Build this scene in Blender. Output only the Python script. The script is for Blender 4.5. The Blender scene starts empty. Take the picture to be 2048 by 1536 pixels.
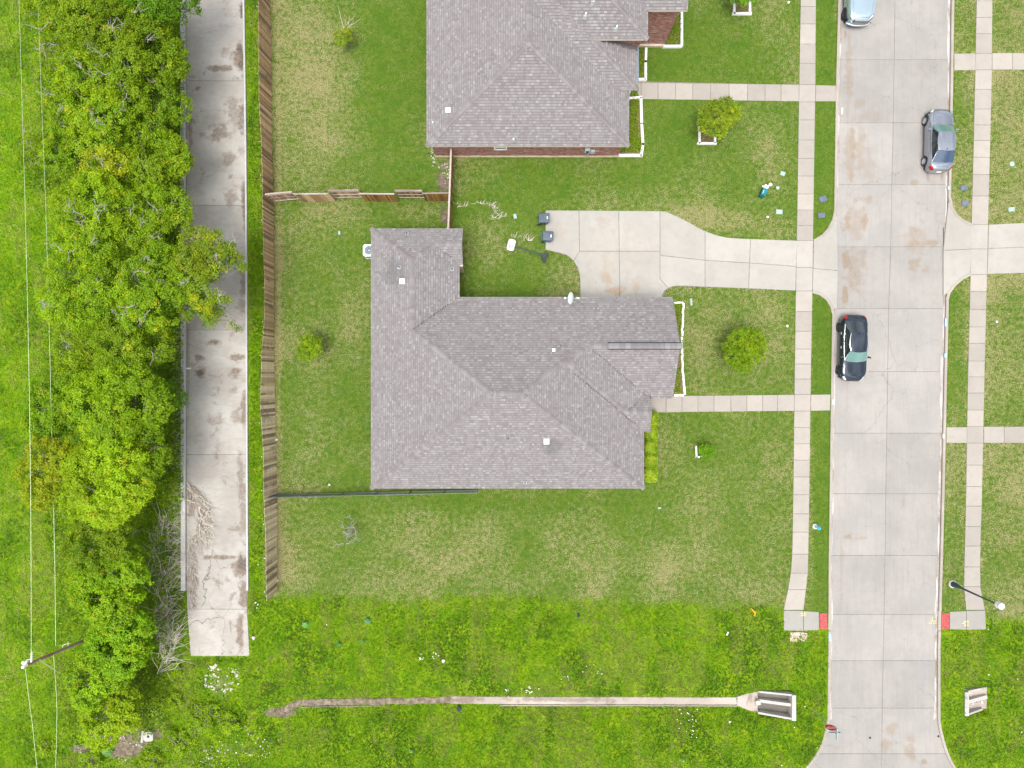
import bpy, bmesh, math, random
import numpy as np
from mathutils import Vector, Matrix
R = math.radians
random.seed(7); rng = np.random.default_rng(11)
S = 27.0          # pixels (of the 2048-wide photograph) per metre on the ground
H = 45.0          # drone height
sc = bpy.context.scene
col = bpy.data.collections.new('scene_objects'); sc.collection.children.link(col)

# ------------------------------------------------------------ camera, sky, sun, exposure
cd = bpy.data.cameras.new('camera'); cam = bpy.data.objects.new('camera', cd); sc.collection.objects.link(cam)
cam.location = (0, 0, H); cam.rotation_euler = (0, 0, 0)
cd.sensor_fit = 'HORIZONTAL'; cd.angle = 2*math.atan(1024/S/H); cd.clip_start = .5; cd.clip_end = 6000
sc.camera = cam
wd = bpy.data.worlds.new('World'); sc.world = wd; wd.use_nodes = True
wn, wl = wd.node_tree.nodes, wd.node_tree.links
for n in list(wn): wn.remove(n)
SUN_EL, SUN_AZ = 76, 205      # azimuth clockwise from north
sky = wn.new('ShaderNodeTexSky'); sky.sky_type = 'NISHITA'; sky.sun_disc = False
sky.sun_elevation = R(SUN_EL); sky.sun_rotation = R(SUN_AZ); sky.dust_density = 5; sky.air_density = 1.3
hs = wn.new('ShaderNodeHueSaturation'); hs.inputs['Saturation'].default_value = .26; wl.new(sky.outputs[0], hs.inputs['Color'])
tc = wn.new('ShaderNodeTexCoord'); nz = wn.new('ShaderNodeTexNoise'); nz.inputs['Scale'].default_value = 6; nz.inputs['Detail'].default_value = 6
wl.new(tc.outputs['Generated'], nz.inputs['Vector'])
cr = wn.new('ShaderNodeMapRange'); cr.inputs['From Min'].default_value = .38; cr.inputs['From Max'].default_value = .66
cr.inputs['To Min'].default_value = .45; cr.inputs['To Max'].default_value = 1.65; wl.new(nz.outputs['Fac'], cr.inputs['Value'])
mx = wn.new('ShaderNodeMix'); mx.data_type = 'RGBA'; mx.blend_type = 'MULTIPLY'; mx.inputs['Factor'].default_value = 1
wl.new(hs.outputs[0], mx.inputs['A']); wl.new(cr.outputs[0], mx.inputs['B'])
bg = wn.new('ShaderNodeBackground'); bg.inputs['Strength'].default_value = .15; wl.new(mx.outputs['Result'], bg.inputs['Color'])
wo = wn.new('ShaderNodeOutputWorld'); wl.new(bg.outputs[0], wo.inputs['Surface'])
sd = bpy.data.lights.new('sun', 'SUN'); sd.energy = 1.15; sd.angle = R(26); sd.color = (1, .965, .91)
sun = bpy.data.objects.new('sun', sd); sc.collection.objects.link(sun)
sun.rotation_euler = (R(90-SUN_EL), 0, R(180-SUN_AZ))
sc.view_settings.view_transform = 'Standard'; sc.view_settings.look = 'None'
sc.view_settings.gamma = 1; sc.view_settings.use_curve_mapping = False; sc.view_settings.exposure = .76

# ------------------------------------------------------------ helpers
def W(px, py, h=0.0):
    """point at height h seen at photograph pixel (px, py) from straight above"""
    k = (H-h)/H
    return Vector(((px-1024)/S*k, (768-py)/S*k, h))
def lerp(a, b, t): return a+(b-a)*t
def itp(y, pts): return float(np.interp(y, [p[0] for p in pts], [p[1] for p in pts]))

class MB:
    def __init__(s): s.v=[]; s.f=[]; s.m=[]; s.t=[]
    def add(s, verts, faces, mi=0, tone=0.0):
        b=len(s.v); s.v += [tuple(v) for v in verts]
        for f in faces: s.f.append(tuple(b+i for i in f)); s.m.append(mi); s.t.append(tone)
        return s
    def prism(s, poly, z0, z1, mi=0, tone=0.0, bottom=False, mside=None):
        n=len(poly); b=len(s.v)
        s.v += [(p[0],p[1],z0) for p in poly]+[(p[0],p[1],z1) for p in poly]
        area=sum(poly[i][0]*poly[(i+1)%n][1]-poly[(i+1)%n][0]*poly[i][1] for i in range(n))
        top=list(range(b+n,b+2*n)); 
        if area<0: top.reverse()
        s.f.append(tuple(top)); s.m.append(mi); s.t.append(tone)
        for i in range(n):
            j=(i+1)%n; q=(b+i,b+j,b+n+j,b+n+i)
            s.f.append(q if area>0 else q[::-1]); s.m.append(mi if mside is None else mside); s.t.append(tone)
        if bottom:
            bt=list(range(b,b+n)); 
            if area>0: bt.reverse()
            s.f.append(tuple(bt)); s.m.append(mi); s.t.append(tone)
        return s
    def box(s, c, d, rz=0, mi=0, M=None, tone=0.0, taper=1.0):
        x,y,z=d[0]/2,d[1]/2,d[2]/2
        vs=[Vector((a*x*(taper if cc<0 else 1),b*y*(taper if cc<0 else 1),cc*z)) for cc in(-1,1) for a,b in((-1,-1),(1,-1),(1,1),(-1,1))]
        if M is None: M=Matrix.Translation(c)@Matrix.Rotation(rz,4,'Z')
        else: M=Matrix.Translation(c)@M
        s.add([M@v for v in vs],[(3,2,1,0),(4,5,6,7),(0,1,5,4),(1,2,6,5),(2,3,7,6),(3,0,4,7)],mi,tone); return s
    def tube(s, pts, r, n=6, mi=0, cap=True, tone=0.0):
        pts=[Vector(p) for p in pts]; rs=r if isinstance(r,(list,tuple)) else [r]*len(pts)
        b=len(s.v)
        for i,p in enumerate(pts):
            d=(pts[min(i+1,len(pts)-1)]-pts[max(i-1,0)]).normalized()
            u=d.cross(Vector((0,0,1)) if abs(d.z)<.95 else Vector((1,0,0))).normalized(); w=d.cross(u)
            for k in range(n):
                a=2*math.pi*k/n; s.v.append(tuple(p+(u*math.cos(a)+w*math.sin(a))*rs[i]))
        for i in range(len(pts)-1):
            for k in range(n):
                k2=(k+1)%n; s.f.append((b+i*n+k2,b+i*n+k,b+(i+1)*n+k,b+(i+1)*n+k2)); s.m.append(mi); s.t.append(tone)
        if cap:
            s.f.append(tuple(b+k for k in range(n))); s.m.append(mi); s.t.append(tone)
            e=b+(len(pts)-1)*n; s.f.append(tuple(e+k for k in reversed(range(n)))); s.m.append(mi); s.t.append(tone)
        return s
    def lathe(s, c, prof, n=16, mi=0, tone=0.0, M=None, cap=True):
        b=len(s.v); M=(Matrix.Translation(c)@M) if M is not None else Matrix.Translation(c)
        for r,z in prof:
            for k in range(n):
                a=2*math.pi*k/n; s.v.append(tuple(M@Vector((r*math.cos(a),r*math.sin(a),z))))
        for i in range(len(prof)-1):
            for k in range(n):
                k2=(k+1)%n; s.f.append((b+i*n+k,b+i*n+k2,b+(i+1)*n+k2,b+(i+1)*n+k)); s.m.append(mi); s.t.append(tone)
        if not cap: return s
        e=b+(len(prof)-1)*n; s.f.append(tuple(e+k for k in range(n))); s.m.append(mi); s.t.append(tone)
        s.f.append(tuple(b+k for k in reversed(range(n)))); s.m.append(mi); s.t.append(tone)
        return s
    def mesh(s, name, mats, smooth=False):
        me=bpy.data.meshes.new(name); me.from_pydata(s.v,[],s.f)
        for m in (mats if isinstance(mats,(list,tuple)) else [mats]): me.materials.append(m)
        me.polygons.foreach_set('material_index', s.m)
        if any(s.t):
            a=me.attributes.new('tone','FLOAT','FACE'); a.data.foreach_set('value', s.t)
        if smooth: me.polygons.foreach_set('use_smooth',[True]*len(s.f))
        me.update(); return me
    def obj(s, name, mats, parent=None, smooth=False, auto=None):
        me=s.mesh(name,mats,smooth or auto is not None); o=link(name,me,parent)
        if auto is not None:
            try:
                me.set_sharp_from_angle(angle=R(auto))
            except Exception: pass
        return o
def link(name, data, parent=None, M=None):
    o=bpy.data.objects.new(name,data); col.objects.link(o)
    if parent is not None: o.parent=parent
    if M is not None: o.matrix_local=M
    return o
def pinv(o, parent):        # child built in world space under a parent that is not at the origin
    o.parent=parent; o.matrix_parent_inverse=parent.matrix_basis.inverted(); return o
def tag(o, label=None, cat=None, group=None, kind=None):
    if label: o['label']=label
    if cat: o['category']=cat
    if group: o['group']=group
    if kind: o['kind']=kind
    return o
def thing(name, label, cat, group=None, loc=(0,0,0), rz=0):
    o=link(name,None); o.location=loc; o.rotation_euler=(0,0,rz); return tag(o,label,cat,group)
def struct(name, parent=None):
    o=link(name,None,parent); o['kind']='structure'; return o

# ---- numpy value noise
def _hash(ix,iy,seed):
    h=(ix.astype(np.int64)*374761393+iy.astype(np.int64)*668265263+seed*2246822519)&0xffffffff
    h=((h^(h>>13))*1274126177)&0xffffffff
    return ((h^(h>>16))&0xffff)/65535.0
def vnoise(x,y,seed=0):
    ix=np.floor(x); iy=np.floor(y); fx=x-ix; fy=y-iy; fx=fx*fx*(3-2*fx); fy=fy*fy*(3-2*fy)
    a=_hash(ix,iy,seed); b=_hash(ix+1,iy,seed); c=_hash(ix,iy+1,seed); d=_hash(ix+1,iy+1,seed)
    return (a*(1-fx)+b*fx)*(1-fy)+(c*(1-fx)+d*fx)*fy
def fbm(x,y,seed=0,o=4):
    t=0;a=.5;s=0
    for i in range(o): t=t+a*vnoise(x*2**i,y*2**i,seed+i); s+=a; a*=.5
    return t/s
def sst(a,b,x): t=np.clip((x-a)/(b-a),0,1); return t*t*(3-2*t)

# ------------------------------------------------------------ materials
class NT:
    def __init__(s,name):
        s.m=bpy.data.materials.new(name); s.m.use_nodes=True; s.nt=s.m.node_tree
        for n in list(s.nt.nodes): s.nt.nodes.remove(n)
        s.out=s.nt.nodes.new('ShaderNodeOutputMaterial'); s._pos=None
    def n(s,t,**k):
        x=s.nt.nodes.new(t)
        for a,b in k.items(): setattr(x,a,b)
        return x
    def l(s,a,b): s.nt.links.new(a,b)
    def pos(s):
        if s._pos is None: s._pos=s.n('ShaderNodeNewGeometry').outputs['Position']
        return s._pos
    def setv(s,inp,v):
        if hasattr(v,'links') or isinstance(v,bpy.types.NodeSocket): s.l(v,inp)
        else: inp.default_value=v
    def noise(s,scale,detail=3,rough=.6,vec=None,stretch=None,dist=0):
        x=s.n('ShaderNodeTexNoise'); x.inputs['Scale'].default_value=scale; x.inputs['Detail'].default_value=detail
        x.inputs['Roughness'].default_value=rough; x.inputs['Distortion'].default_value=dist
        v=vec if vec is not None else s.pos()
        if stretch:
            mp=s.n('ShaderNodeMapping'); mp.inputs['Scale'].default_value=stretch; s.l(v,mp.inputs['Vector']); v=mp.outputs[0]
        s.l(v,x.inputs['Vector']); return x.outputs['Fac']
    def mr(s,v,a,b,c=0.,d=1.,smooth=True):
        x=s.n('ShaderNodeMapRange'); x.interpolation_type='SMOOTHSTEP' if smooth else 'LINEAR'
        s.setv(x.inputs['Value'],v); s.setv(x.inputs['From Min'],a); s.setv(x.inputs['From Max'],b)
        x.inputs['To Min'].default_value=c; x.inputs['To Max'].default_value=d; return x.outputs[0]
    def math(s,op,a,b=0.,c=None,clamp=False):
        x=s.n('ShaderNodeMath',operation=op,use_clamp=clamp); s.setv(x.inputs[0],a); s.setv(x.inputs[1],b)
        if c is not None: s.setv(x.inputs[2],c)
        return x.outputs[0]
    def mix(s,f,a,b,mode='MIX'):
        x=s.n('ShaderNodeMix',data_type='RGBA',blend_type=mode); s.setv(x.inputs['Factor'],f)
        s.setv(x.inputs['A'],a if not isinstance(a,tuple) else (*a,1)[:4]); s.setv(x.inputs['B'],b if not isinstance(b,tuple) else (*b,1)[:4])
        return x.outputs['Result']
    def attr(s,name,out='Fac'):
        x=s.n('ShaderNodeAttribute',attribute_name=name); return x.outputs[out]
    def rnd(s): return s.n('ShaderNodeObjectInfo').outputs['Random']
    def bsdf(s,color,rough=.85,bump=None,bs=.3,bd=.02,metal=0,spec=.3,**kw):
        b=s.n('ShaderNodeBsdfPrincipled'); s.setv(b.inputs['Base Color'],color if not isinstance(color,tuple) else (*color,1)[:4])
        s.setv(b.inputs['Roughness'],rough); b.inputs['Metallic'].default_value=metal; b.inputs['Specular IOR Level'].default_value=spec
        for k,v in kw.items(): s.setv(b.inputs[k.replace('_',' ')],v)
        if bump is not None:
            bp=s.n('ShaderNodeBump'); bp.inputs['Strength'].default_value=bs; bp.inputs['Distance'].default_value=bd
            s.l(bump,bp.inputs['Height']); s.l(bp.outputs[0],b.inputs['Normal'])
        s.l(b.outputs[0],s.out.inputs['Surface']); return b
    def spots(s,spots,warp=.5,scale=1.7,seed_off=0):
        """irregular stain mask: list of (px,py,rx,ry,amount) in photo pixels"""
        nzv=s.n('ShaderNodeTexNoise'); nzv.inputs['Scale'].default_value=scale; nzv.inputs['Detail'].default_value=4
        s.l(s.pos(),nzv.inputs['Vector'])
        fac=nzv.outputs['Fac']; tot=None
        for (px,py,rx,ry,am) in spots:
            c=W(px,py)
            mp=s.n('ShaderNodeMapping'); mp.vector_type='TEXTURE'
            mp.inputs['Location'].default_value=(c.x,c.y,0); mp.inputs['Scale'].default_value=(rx/S,ry/S,100)
            s.l(s.pos(),mp.inputs['Vector'])
            ln=s.n('ShaderNodeVectorMath',operation='LENGTH'); s.l(mp.outputs[0],ln.inputs[0])
            d=s.math('SUBTRACT',1.0,ln.outputs['Value'])
            d=s.math('ADD',d,s.math('MULTIPLY',s.math('SUBTRACT',fac,.5),warp*4))
            m=s.mr(d,0,.62,0,min(1,am*1.5))
            tot=m if tot is None else s.math('MAXIMUM',tot,m)
        g1=t2=s.noise(6,6,.75); return s.math('MULTIPLY',tot,s.mr(g1,.25,.62,.35,1))

def simple(name,color,rough=.6,metal=0,spec=.4,var=0.08,nscale=3,coat=0,bump=0):
    t=NT(name); f=t.noise(nscale,4); c=t.mix(t.mr(f,.3,.7),tuple(v*(1-var) for v in color),tuple(min(1,v*(1+var)) for v in color))
    t.bsdf(c,rough,metal=metal,spec=spec,bump=f if bump else None,bs=bump,Coat_Weight=coat,Coat_Roughness=.05); return t.m

def concrete(name,c1,c2,stain=None,spots=None,spotcol=(.22,.17,.12),streak=None,rndamt=.1,crack=0,dark=None,extra=None):
    t=NT(name)
    big=t.noise(.35,4); mid=t.noise(1.7,5,.65); fine=t.noise(22,4,.7); grit=t.noise(70,2,.6)
    c=t.mix(t.mr(big,.35,.65),c1,c2)
    c=t.mix(t.mr(mid,.42,.72,0,.28),c,tuple(v*.72 for v in c1))
    if streak:
        st=t.noise(2.2,4,.6,stretch=streak); c=t.mix(t.mr(st,.45,.75,0,.3),c,tuple(v*.78 for v in c2))
        st2=t.noise(5,4,.6,stretch=streak); c=t.mix(t.mr(st2,.5,.8,0,.3),c,tuple(min(.9,v*1.12) for v in c1))
    c=t.mix(t.mr(fine,.35,.75,0,.22),c,tuple(v*.7 for v in c2))
    c=t.mix(t.mr(grit,.62,.75,0,.25),c,tuple(v*.5 for v in c2))
    if stain:
        sn=t.noise(.8,6,.7,dist=.6); c=t.mix(t.mr(sn,.56,.68,0,stain),c,spotcol)
    if spots: c=t.mix(t.spots(spots),c,spotcol)
    if dark:
        dk,dcol=dark; c=t.mix(t.spots(dk,warp=.5,scale=3.1),c,dcol)
    if crack:
        vo=t.n('ShaderNodeTexVoronoi',feature='DISTANCE_TO_EDGE'); vo.inputs['Scale'].default_value=.16
        dn=t.n('ShaderNodeTexNoise'); dn.inputs['Scale'].default_value=1.6; dn.inputs['Detail'].default_value=5; t.l(t.pos(),dn.inputs['Vector'])
        vm=t.n('ShaderNodeVectorMath',operation='MULTIPLY_ADD'); t.l(dn.outputs['Color'],vm.inputs[0]); vm.inputs[1].default_value=(1.2,1.2,0); t.l(t.pos(),vm.inputs[2])
        t.l(vm.outputs[0],vo.inputs['Vector'])
        c=t.mix(t.mr(vo.outputs['Distance'],.0,.0022,crack,0),c,(.12,.11,.1))
    r=t.rnd(); c=t.mix(rndamt,c,t.mix(r,(.35,.33,.31),(1.,.96,.9)),'MULTIPLY') if rndamt else c
    if rndamt:
        r2=t.mr(r,0,1,1-rndamt,1,False); c=t.mix(1.,c,r2,'MULTIPLY')
    t.bsdf(c,.9,bump=fine,bs=.25,bd=.01,spec=.2); return t.m

M={}
roadspots=[(1700,150,10,70,.35),(1702,300,14,80,.35),(1722,300,12,50,.3),(1712,440,26,50,.3),(1708,540,24,60,.35),(1835,480,34,40,.25),(1745,230,30,16,.2),(1722,205,14,14,.25),(1706,285,9,45,.55),(1703,345,7,28,.5),(1697,225,5,20,.3),(1740,330,14,40,.22),(1697,440,10,22,.6),(1730,445,9,22,.55),(1694,520,10,30,.65),(1692,590,9,30,.6),(1728,520,10,30,.3),
 (1826,465,14,22,.4),(1838,486,24,10,.5),(1866,484,14,10,.5),(1832,530,16,18,.45),(1850,540,16,9,.4),(1694,1075,12,7,.5),(1722,1077,16,5,.3),(1832,363,13,7,.4),(1886,350,4,12,.6),(1858,350,4,14,.5),(1692,66,4,9,.6),
 (1786,1460,14,16,.35),(1775,1490,14,18,.4),(1822,1500,16,30,.35),(1850,1525,8,8,.5),(1700,100,6,60,.3),(1740,400,10,14,.3),(1684,1130,5,90,.25)]
M['road']=concrete('street_concrete',(.362,.343,.320),(.315,.300,.285),spots=roadspots,spotcol=(.27,.205,.145),streak=(2.6,.14,1),rndamt=.07,crack=.5,stain=.16,
  dark=([(1848,1350,10,80,.4),(1853,1200,5,60,.25),(1842,980,20,12,.15)],(.3,.295,.3)))
M['walk']=concrete('sidewalk_concrete',(.41,.374,.334),(.372,.343,.308),rndamt=.11,stain=.1,spotcol=(.33,.28,.22))
M['drive']=concrete('driveway_concrete',(.41,.392,.358),(.37,.353,.322),rndamt=.05,spots=[(1232,582,26,12,.9),(1215,560,12,26,.5),(1272,575,10,18,.4),(1205,440,16,9,.4),(1215,530,14,40,.2),(1120,460,20,18,.15),(1103,480,8,30,.25),(1272,570,14,20,.2),(1222,500,90,60,.08)],spotcol=(.36,.27,.19),
  dark=([(1205,450,14,12,.35),(1260,505,25,16,.2),(1374,470,6,5,.4),(1192,565,3,3,.8)],(.33,.31,.28)))
alleyspots=[(478,120,14,28,.75),(440,136,30,8,.7),(485,20,8,16,.6),(480,95,10,14,.7),(470,225,22,45,.45),(440,265,26,22,.55),(458,318,16,18,.5),(462,395,16,22,.45),(490,420,6,60,.6),(487,560,9,60,.5),(430,683,16,9,.7),(398,716,12,9,.7),(472,715,18,10,.7),(400,746,15,12,.85),(472,745,18,14,.65),
 (488,820,8,50,.6),(430,840,26,14,.35),(472,835,16,14,.4),(483,960,10,60,.5),(487,1030,10,70,.45),(440,1114,50,6,.7),(480,1135,22,24,.8),(486,1190,12,40,.7),(481,1260,9,60,.7),(385,1150,14,60,.45),(384,1000,12,40,.6),(381,250,6,60,.5),(396,178,7,6,.6),(383,480,6,60,.4),(470,780,14,10,.4),(376,700,4,200,.35)]
M['alley']=concrete('alley_concrete',(.47,.45,.42),(.37,.342,.31),spots=alleyspots,spotcol=(.19,.145,.11),stain=.6,dark=([(484,22,6,22,.8),(480,100,9,12,.8),(484,128,8,26,.75),(484,235,8,40,.5),(487,390,6,40,.5),(486,1125,12,20,.6),(400,746,10,9,.5)],(.12,.095,.08)),rndamt=.1,streak=(.5,1.6,1),crack=.8)
M['curb']=concrete('curb_concrete',(.40,.362,.315),(.33,.295,.255),rndamt=0,stain=.4,spotcol=(.3,.24,.18))
M['alley_curb']=concrete('alley_curb_concrete',(.56,.55,.56),(.48,.47,.48),rndamt=0,stain=.2)
M['ditch']=concrete('channel_concrete',(.46,.41,.36),(.36,.31,.27),rndamt=0,stain=.7,spotcol=(.2,.155,.125),spots=[(760,1407,150,9,.8),(600,1412,60,9,.7),(1120,1404,130,6,.5),(900,1405,90,9,.8)])
M['headwall']=concrete('headwall_concrete',(.5,.485,.45),(.4,.385,.36),rndamt=0,stain=.2)
M['culvert_floor']=concrete('culvert_floor',(.2,.185,.16),(.12,.11,.095),rndamt=0,stain=.6,spotcol=(.1,.085,.07))
M['joint']=simple('joint_dirt',(.20,.175,.15),.95,var=.3)
M['gutter']=simple('gutter_grime',(.24,.185,.14),.95,var=.35,nscale=1.5)
M['tactile']=simple('red_tactile_paving',(.44,.09,.09),.8,var=.25,nscale=7)
M['tactile_worn']=simple('worn_tactile_red',(.36,.055,.06),.8,var=.3,nscale=9)
M['white_paint']=simple('white_painted_stone',(.80,.79,.78),.7,var=.06,nscale=5)
M['soil']=simple('soil',(.13,.10,.075),.95,var=.4,nscale=6)
M['mulch']=simple('bed_mulch',(.16,.13,.05),.95,var=.5,nscale=9)
M['yellow_mark']=simple('yellow_marking_paint',(.75,.68,.22),.8,var=.1)
M['blue_mark']=simple('blue_marking_paint',(.35,.6,.75),.8,var=.1)
M['steel']=simple('galvanised_steel',(.52,.55,.57),.4,metal=.6,var=.12)
M['dark_steel']=simple('dark_blue_grey_paint',(.035,.055,.085),.35,var=.15)
M['black']=simple('black_plastic',(.02,.023,.03),.5,var=.15)
M['rubber']=simple('tyre_rubber',(.022,.024,.026),.8,var=.2)
M['white_metal']=simple('white_metal',(.82,.83,.84),.4,var=.03)
M['fascia']=simple('fascia_paint',(.62,.55,.49),.6,var=.05)
M['soffit']=simple('soffit_paint',(.55,.5,.45),.7,var=.05)
M['flashing']=simple('blue_grey_flashing',(.22,.3,.38),.4,metal=.3,var=.1)
M['stone_trim']=simple('cast_stone',(.55,.47,.36),.85,var=.18,nscale=4)
M['mortar']=simple('mortar',(.46,.38,.34),.9,var=.1)

# shingles: asphalt granules, each tab its own tone
def shingle_mat(name,attr=True):
    t=NT(name); tone=t.attr('tone') if attr else t.rnd()
    r=t.n('ShaderNodeValToRGB'); e=r.color_ramp.elements
    e[0].position=0; e[0].color=(.10,.09,.09,1); e[1].position=1; e[1].color=(.315,.31,.31,1)
    for p,cc in ((.05,(.175,.157,.157,1)),(.25,(.20,.179,.178,1)),(.45,(.22,.205,.206,1)),(.65,(.242,.232,.233,1)),(.85,(.272,.265,.266,1))):
        x=e.new(p); x.color=cc
    t.l(tone,r.inputs['Fac']); g=t.noise(60,3,.7); b=t.noise(.5,4)
    c=t.mix(t.mr(g,.35,.7,0,.35),r.outputs[0],(.2,.18,.18)); c=t.mix(t.mr(b,.35,.7,0,.16),c,(.22,.2,.205))
    if attr:
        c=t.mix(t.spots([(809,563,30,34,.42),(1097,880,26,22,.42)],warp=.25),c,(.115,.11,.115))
    t.bsdf(c,.9,bump=g,bs=.3,bd=.004,spec=.2); return t.m
M['shingle']=shingle_mat('asphalt_shingle'); 
def cap_mat():
    t=NT('ridge_shingle'); rnd=t.rnd(); r=t.n('ShaderNodeValToRGB'); e=r.color_ramp.elements
    e[0].color=(.185,.165,.162,1); e[1].color=(.262,.25,.248,1); x=e.new(.45); x.color=(.205,.188,.186,1); x=e.new(.75); x.color=(.235,.224,.222,1)
    t.l(rnd,r.inputs['Fac']); g=t.noise(50,3,.7); c=t.mix(t.mr(g,.35,.7,0,.3),r.outputs[0],(.2,.18,.18)); t.bsdf(c,.9,bump=g,bs=.3,bd=.004,spec=.2); return t.m
M['cap']=cap_mat()
def wood_mat(name,c1,c2,dark,grey=None):
    t=NT(name); oc=t.n('ShaderNodeTexCoord').outputs['Object']; rnd=t.rnd()
    gr=t.noise(9,5,.65,vec=oc,stretch=(9,9,.7)); w=t.noise(.45,5,.7); w2=t.noise(1.1,6,.75)
    c=t.mix(t.mr(rnd,.1,.9,0,1,False),c1,c2)
    if grey:
        sp=t.n('ShaderNodeSeparateXYZ'); t.l(t.pos(),sp.inputs[0]); c=t.mix(t.mr(sp.outputs[1],9,-4),c,t.mix(t.mr(rnd,.1,.9,0,1,False),grey[0],grey[1]))
    c=t.mix(t.mr(gr,.42,.68,0,.5),c,tuple(v*.4 for v in c1))
    r2=t.math('FRACT',t.math('MULTIPLY',rnd,17.3))
    d=t.math('ADD',t.math('MULTIPLY',w,.55),t.math('MULTIPLY',w2,.45)); d=t.math('ADD',d,t.math('MULTIPLY',t.math('SUBTRACT',r2,.5),.5))
    c=t.mix(t.mr(d,.53,.70,0,.85),c,dark); t.bsdf(c,.88,bump=gr,bs=.5,bd=.006,spec=.15); return t.m
M['fence_wood']=wood_mat('weathered_fence_wood',(.40,.25,.14),(.70,.49,.31),(.16,.115,.085),grey=((.50,.39,.26),(.80,.67,.48)))
M['fence_wood_new']=wood_mat('warm_fence_wood',(.34,.18,.055),(.47,.29,.10),(.12,.075,.042))
M['rail_wood']=wood_mat('grey_rail_wood',(.40,.33,.28),(.52,.46,.42),(.2,.16,.13))
M['pole_wood']=wood_mat('pole_wood',(.36,.25,.19),(.50,.37,.29),(.24,.15,.11))
M['bark']=simple('bark',(.27,.24,.21),.95,var=.3,nscale=8)
M['twig']=simple('dead_twig',(.58,.52,.45),.95,var=.25,nscale=5)
def brick_mat():
    t=NT('red_brick'); tone=t.attr('tone'); r=t.n('ShaderNodeValToRGB'); e=r.color_ramp.elements
    e[0].color=(.24,.11,.09,1); e[1].color=(.46,.33,.28,1)
    for p,cc in ((.35,(.34,.15,.12,1)),(.6,(.38,.19,.15,1)),(.8,(.32,.22,.20,1))): x=e.new(p); x.color=cc
    t.l(tone,r.inputs['Fac']); g=t.noise(30,3); t.bsdf(t.mix(t.mr(g,.4,.7,0,.3),r.outputs[0],(.12,.05,.04)),.9,bump=g,bs=.3,bd=.004,spec=.15); return t.m
M['brick']=brick_mat()
def brick_tex():
    t=NT('brick_wall_surface'); b=t.n('ShaderNodeTexBrick'); b.inputs['Scale'].default_value=1
    b.inputs['Brick Width'].default_value=.21; b.inputs['Row Height'].default_value=.076; b.inputs['Mortar Size'].default_value=.006
    b.inputs['Color1'].default_value=(.3,.11,.08,1); b.inputs['Color2'].default_value=(.2,.07,.055,1); b.inputs['Mortar'].default_value=(.42,.35,.3,1)
    g=t.n('ShaderNodeNewGeometry'); sp=t.n('ShaderNodeSeparateXYZ'); t.l(g.outputs['Position'],sp.inputs[0])
    cb=t.n('ShaderNodeCombineXYZ'); t.l(t.math('ADD',sp.outputs[0],sp.outputs[1]),cb.inputs[0]); t.l(sp.outputs[2],cb.inputs[1]); t.l(cb.outputs[0],b.inputs['Vector'])
    t.bsdf(b.outputs['Color'],.9,bump=b.outputs['Fac'],bs=-.4,bd=.01); return t.m
M['brick_tex']=brick_tex()
def leaf_mat(name):
    t=NT(name); c=t.attr('Col','Color'); d=t.n('ShaderNodeBsdfDiffuse'); t.l(c,d.inputs['Color']); tr=t.n('ShaderNodeBsdfTranslucent')
    t.l(t.mix(1.,c,(1.1,1.25,.55),'MULTIPLY'),tr.inputs['Color']); gl=t.n('ShaderNodeBsdfGlossy'); gl.inputs['Roughness'].default_value=.45; gl.inputs['Color'].default_value=(.5,.55,.45,1)
    m1=t.n('ShaderNodeMixShader'); m1.inputs[0].default_value=.36; t.l(d.outputs[0],m1.inputs[1]); t.l(tr.outputs[0],m1.inputs[2])
    m2=t.n('ShaderNodeMixShader'); m2.inputs[0].default_value=.03; t.l(m1.outputs[0],m2.inputs[1]); t.l(gl.outputs[0],m2.inputs[2]); t.l(m2.outputs[0],t.out.inputs['Surface']); return t.m
M['leaf']=leaf_mat('leaf')
def glass_mat(name,tint,rough=.06):
    t=NT(name); t.bsdf(tint,rough,spec=.9,IOR=1.5,Coat_Weight=.6,Coat_Roughness=.03); return t.m
M['glass']=glass_mat('dark_glass',(.01,.02,.026)); M['glass_green']=glass_mat('green_windscreen',(.10,.21,.19)); M['glass_blue']=glass_mat('blue_rear_glass',(.03,.06,.11))
def paint(name,c,rough=.25,metal=.4):
    t=NT(name); f=t.noise(1.6,4); t.bsdf(t.mix(t.mr(f,.35,.7,0,.06),c,tuple(v*.75 for v in c)),rough,metal=metal,spec=.5,Coat_Weight=.8,Coat_Roughness=.06); return t.m
M['paint_black']=paint('midnight_car_paint',(.02,.032,.05),.12,.5); M['paint_grey']=paint('grey_car_paint',(.36,.39,.45),.2,.8); M['paint_silver']=paint('pale_blue_silver_paint',(.42,.54,.62),.22,.6)
M['chrome']=simple('chrome',(.75,.77,.8),.15,metal=.9,var=.03); M['tail']=simple('red_tail_lamp',(.42,.008,.015),.2,var=.1); M['head_lamp']=simple('clear_head_lamp',(.75,.77,.79),.12,var=.05)
M['alloy']=simple('alloy_rim',(.55,.57,.6),.3,metal=.5,var=.1); M['rim_dark']=simple('dark_rim',(.06,.07,.09),.4,metal=.3); M['tan_seat']=simple('tan_interior',(.3,.17,.07),.7)
M['bin']=simple('slate_blue_plastic',(.055,.085,.125),.45,var=.12); M['bin_blue']=simple('blue_plastic',(.025,.17,.38),.45,var=.12)
M['bin_lid']=simple('dark_lid_plastic',(.07,.095,.125),.4,var=.15)
M['teal']=simple('teal_paint',(.005,.11,.12),.4,var=.15); M['hyd_blue']=simple('blue_cap_paint',(.05,.42,.62),.4,var=.1)
M['lid_pale']=simple('pale_green_lid',(.32,.43,.38),.8,var=.12); M['lid_dark']=simple('blue_grey_lid',(.13,.155,.215),.8,var=.15)
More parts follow.
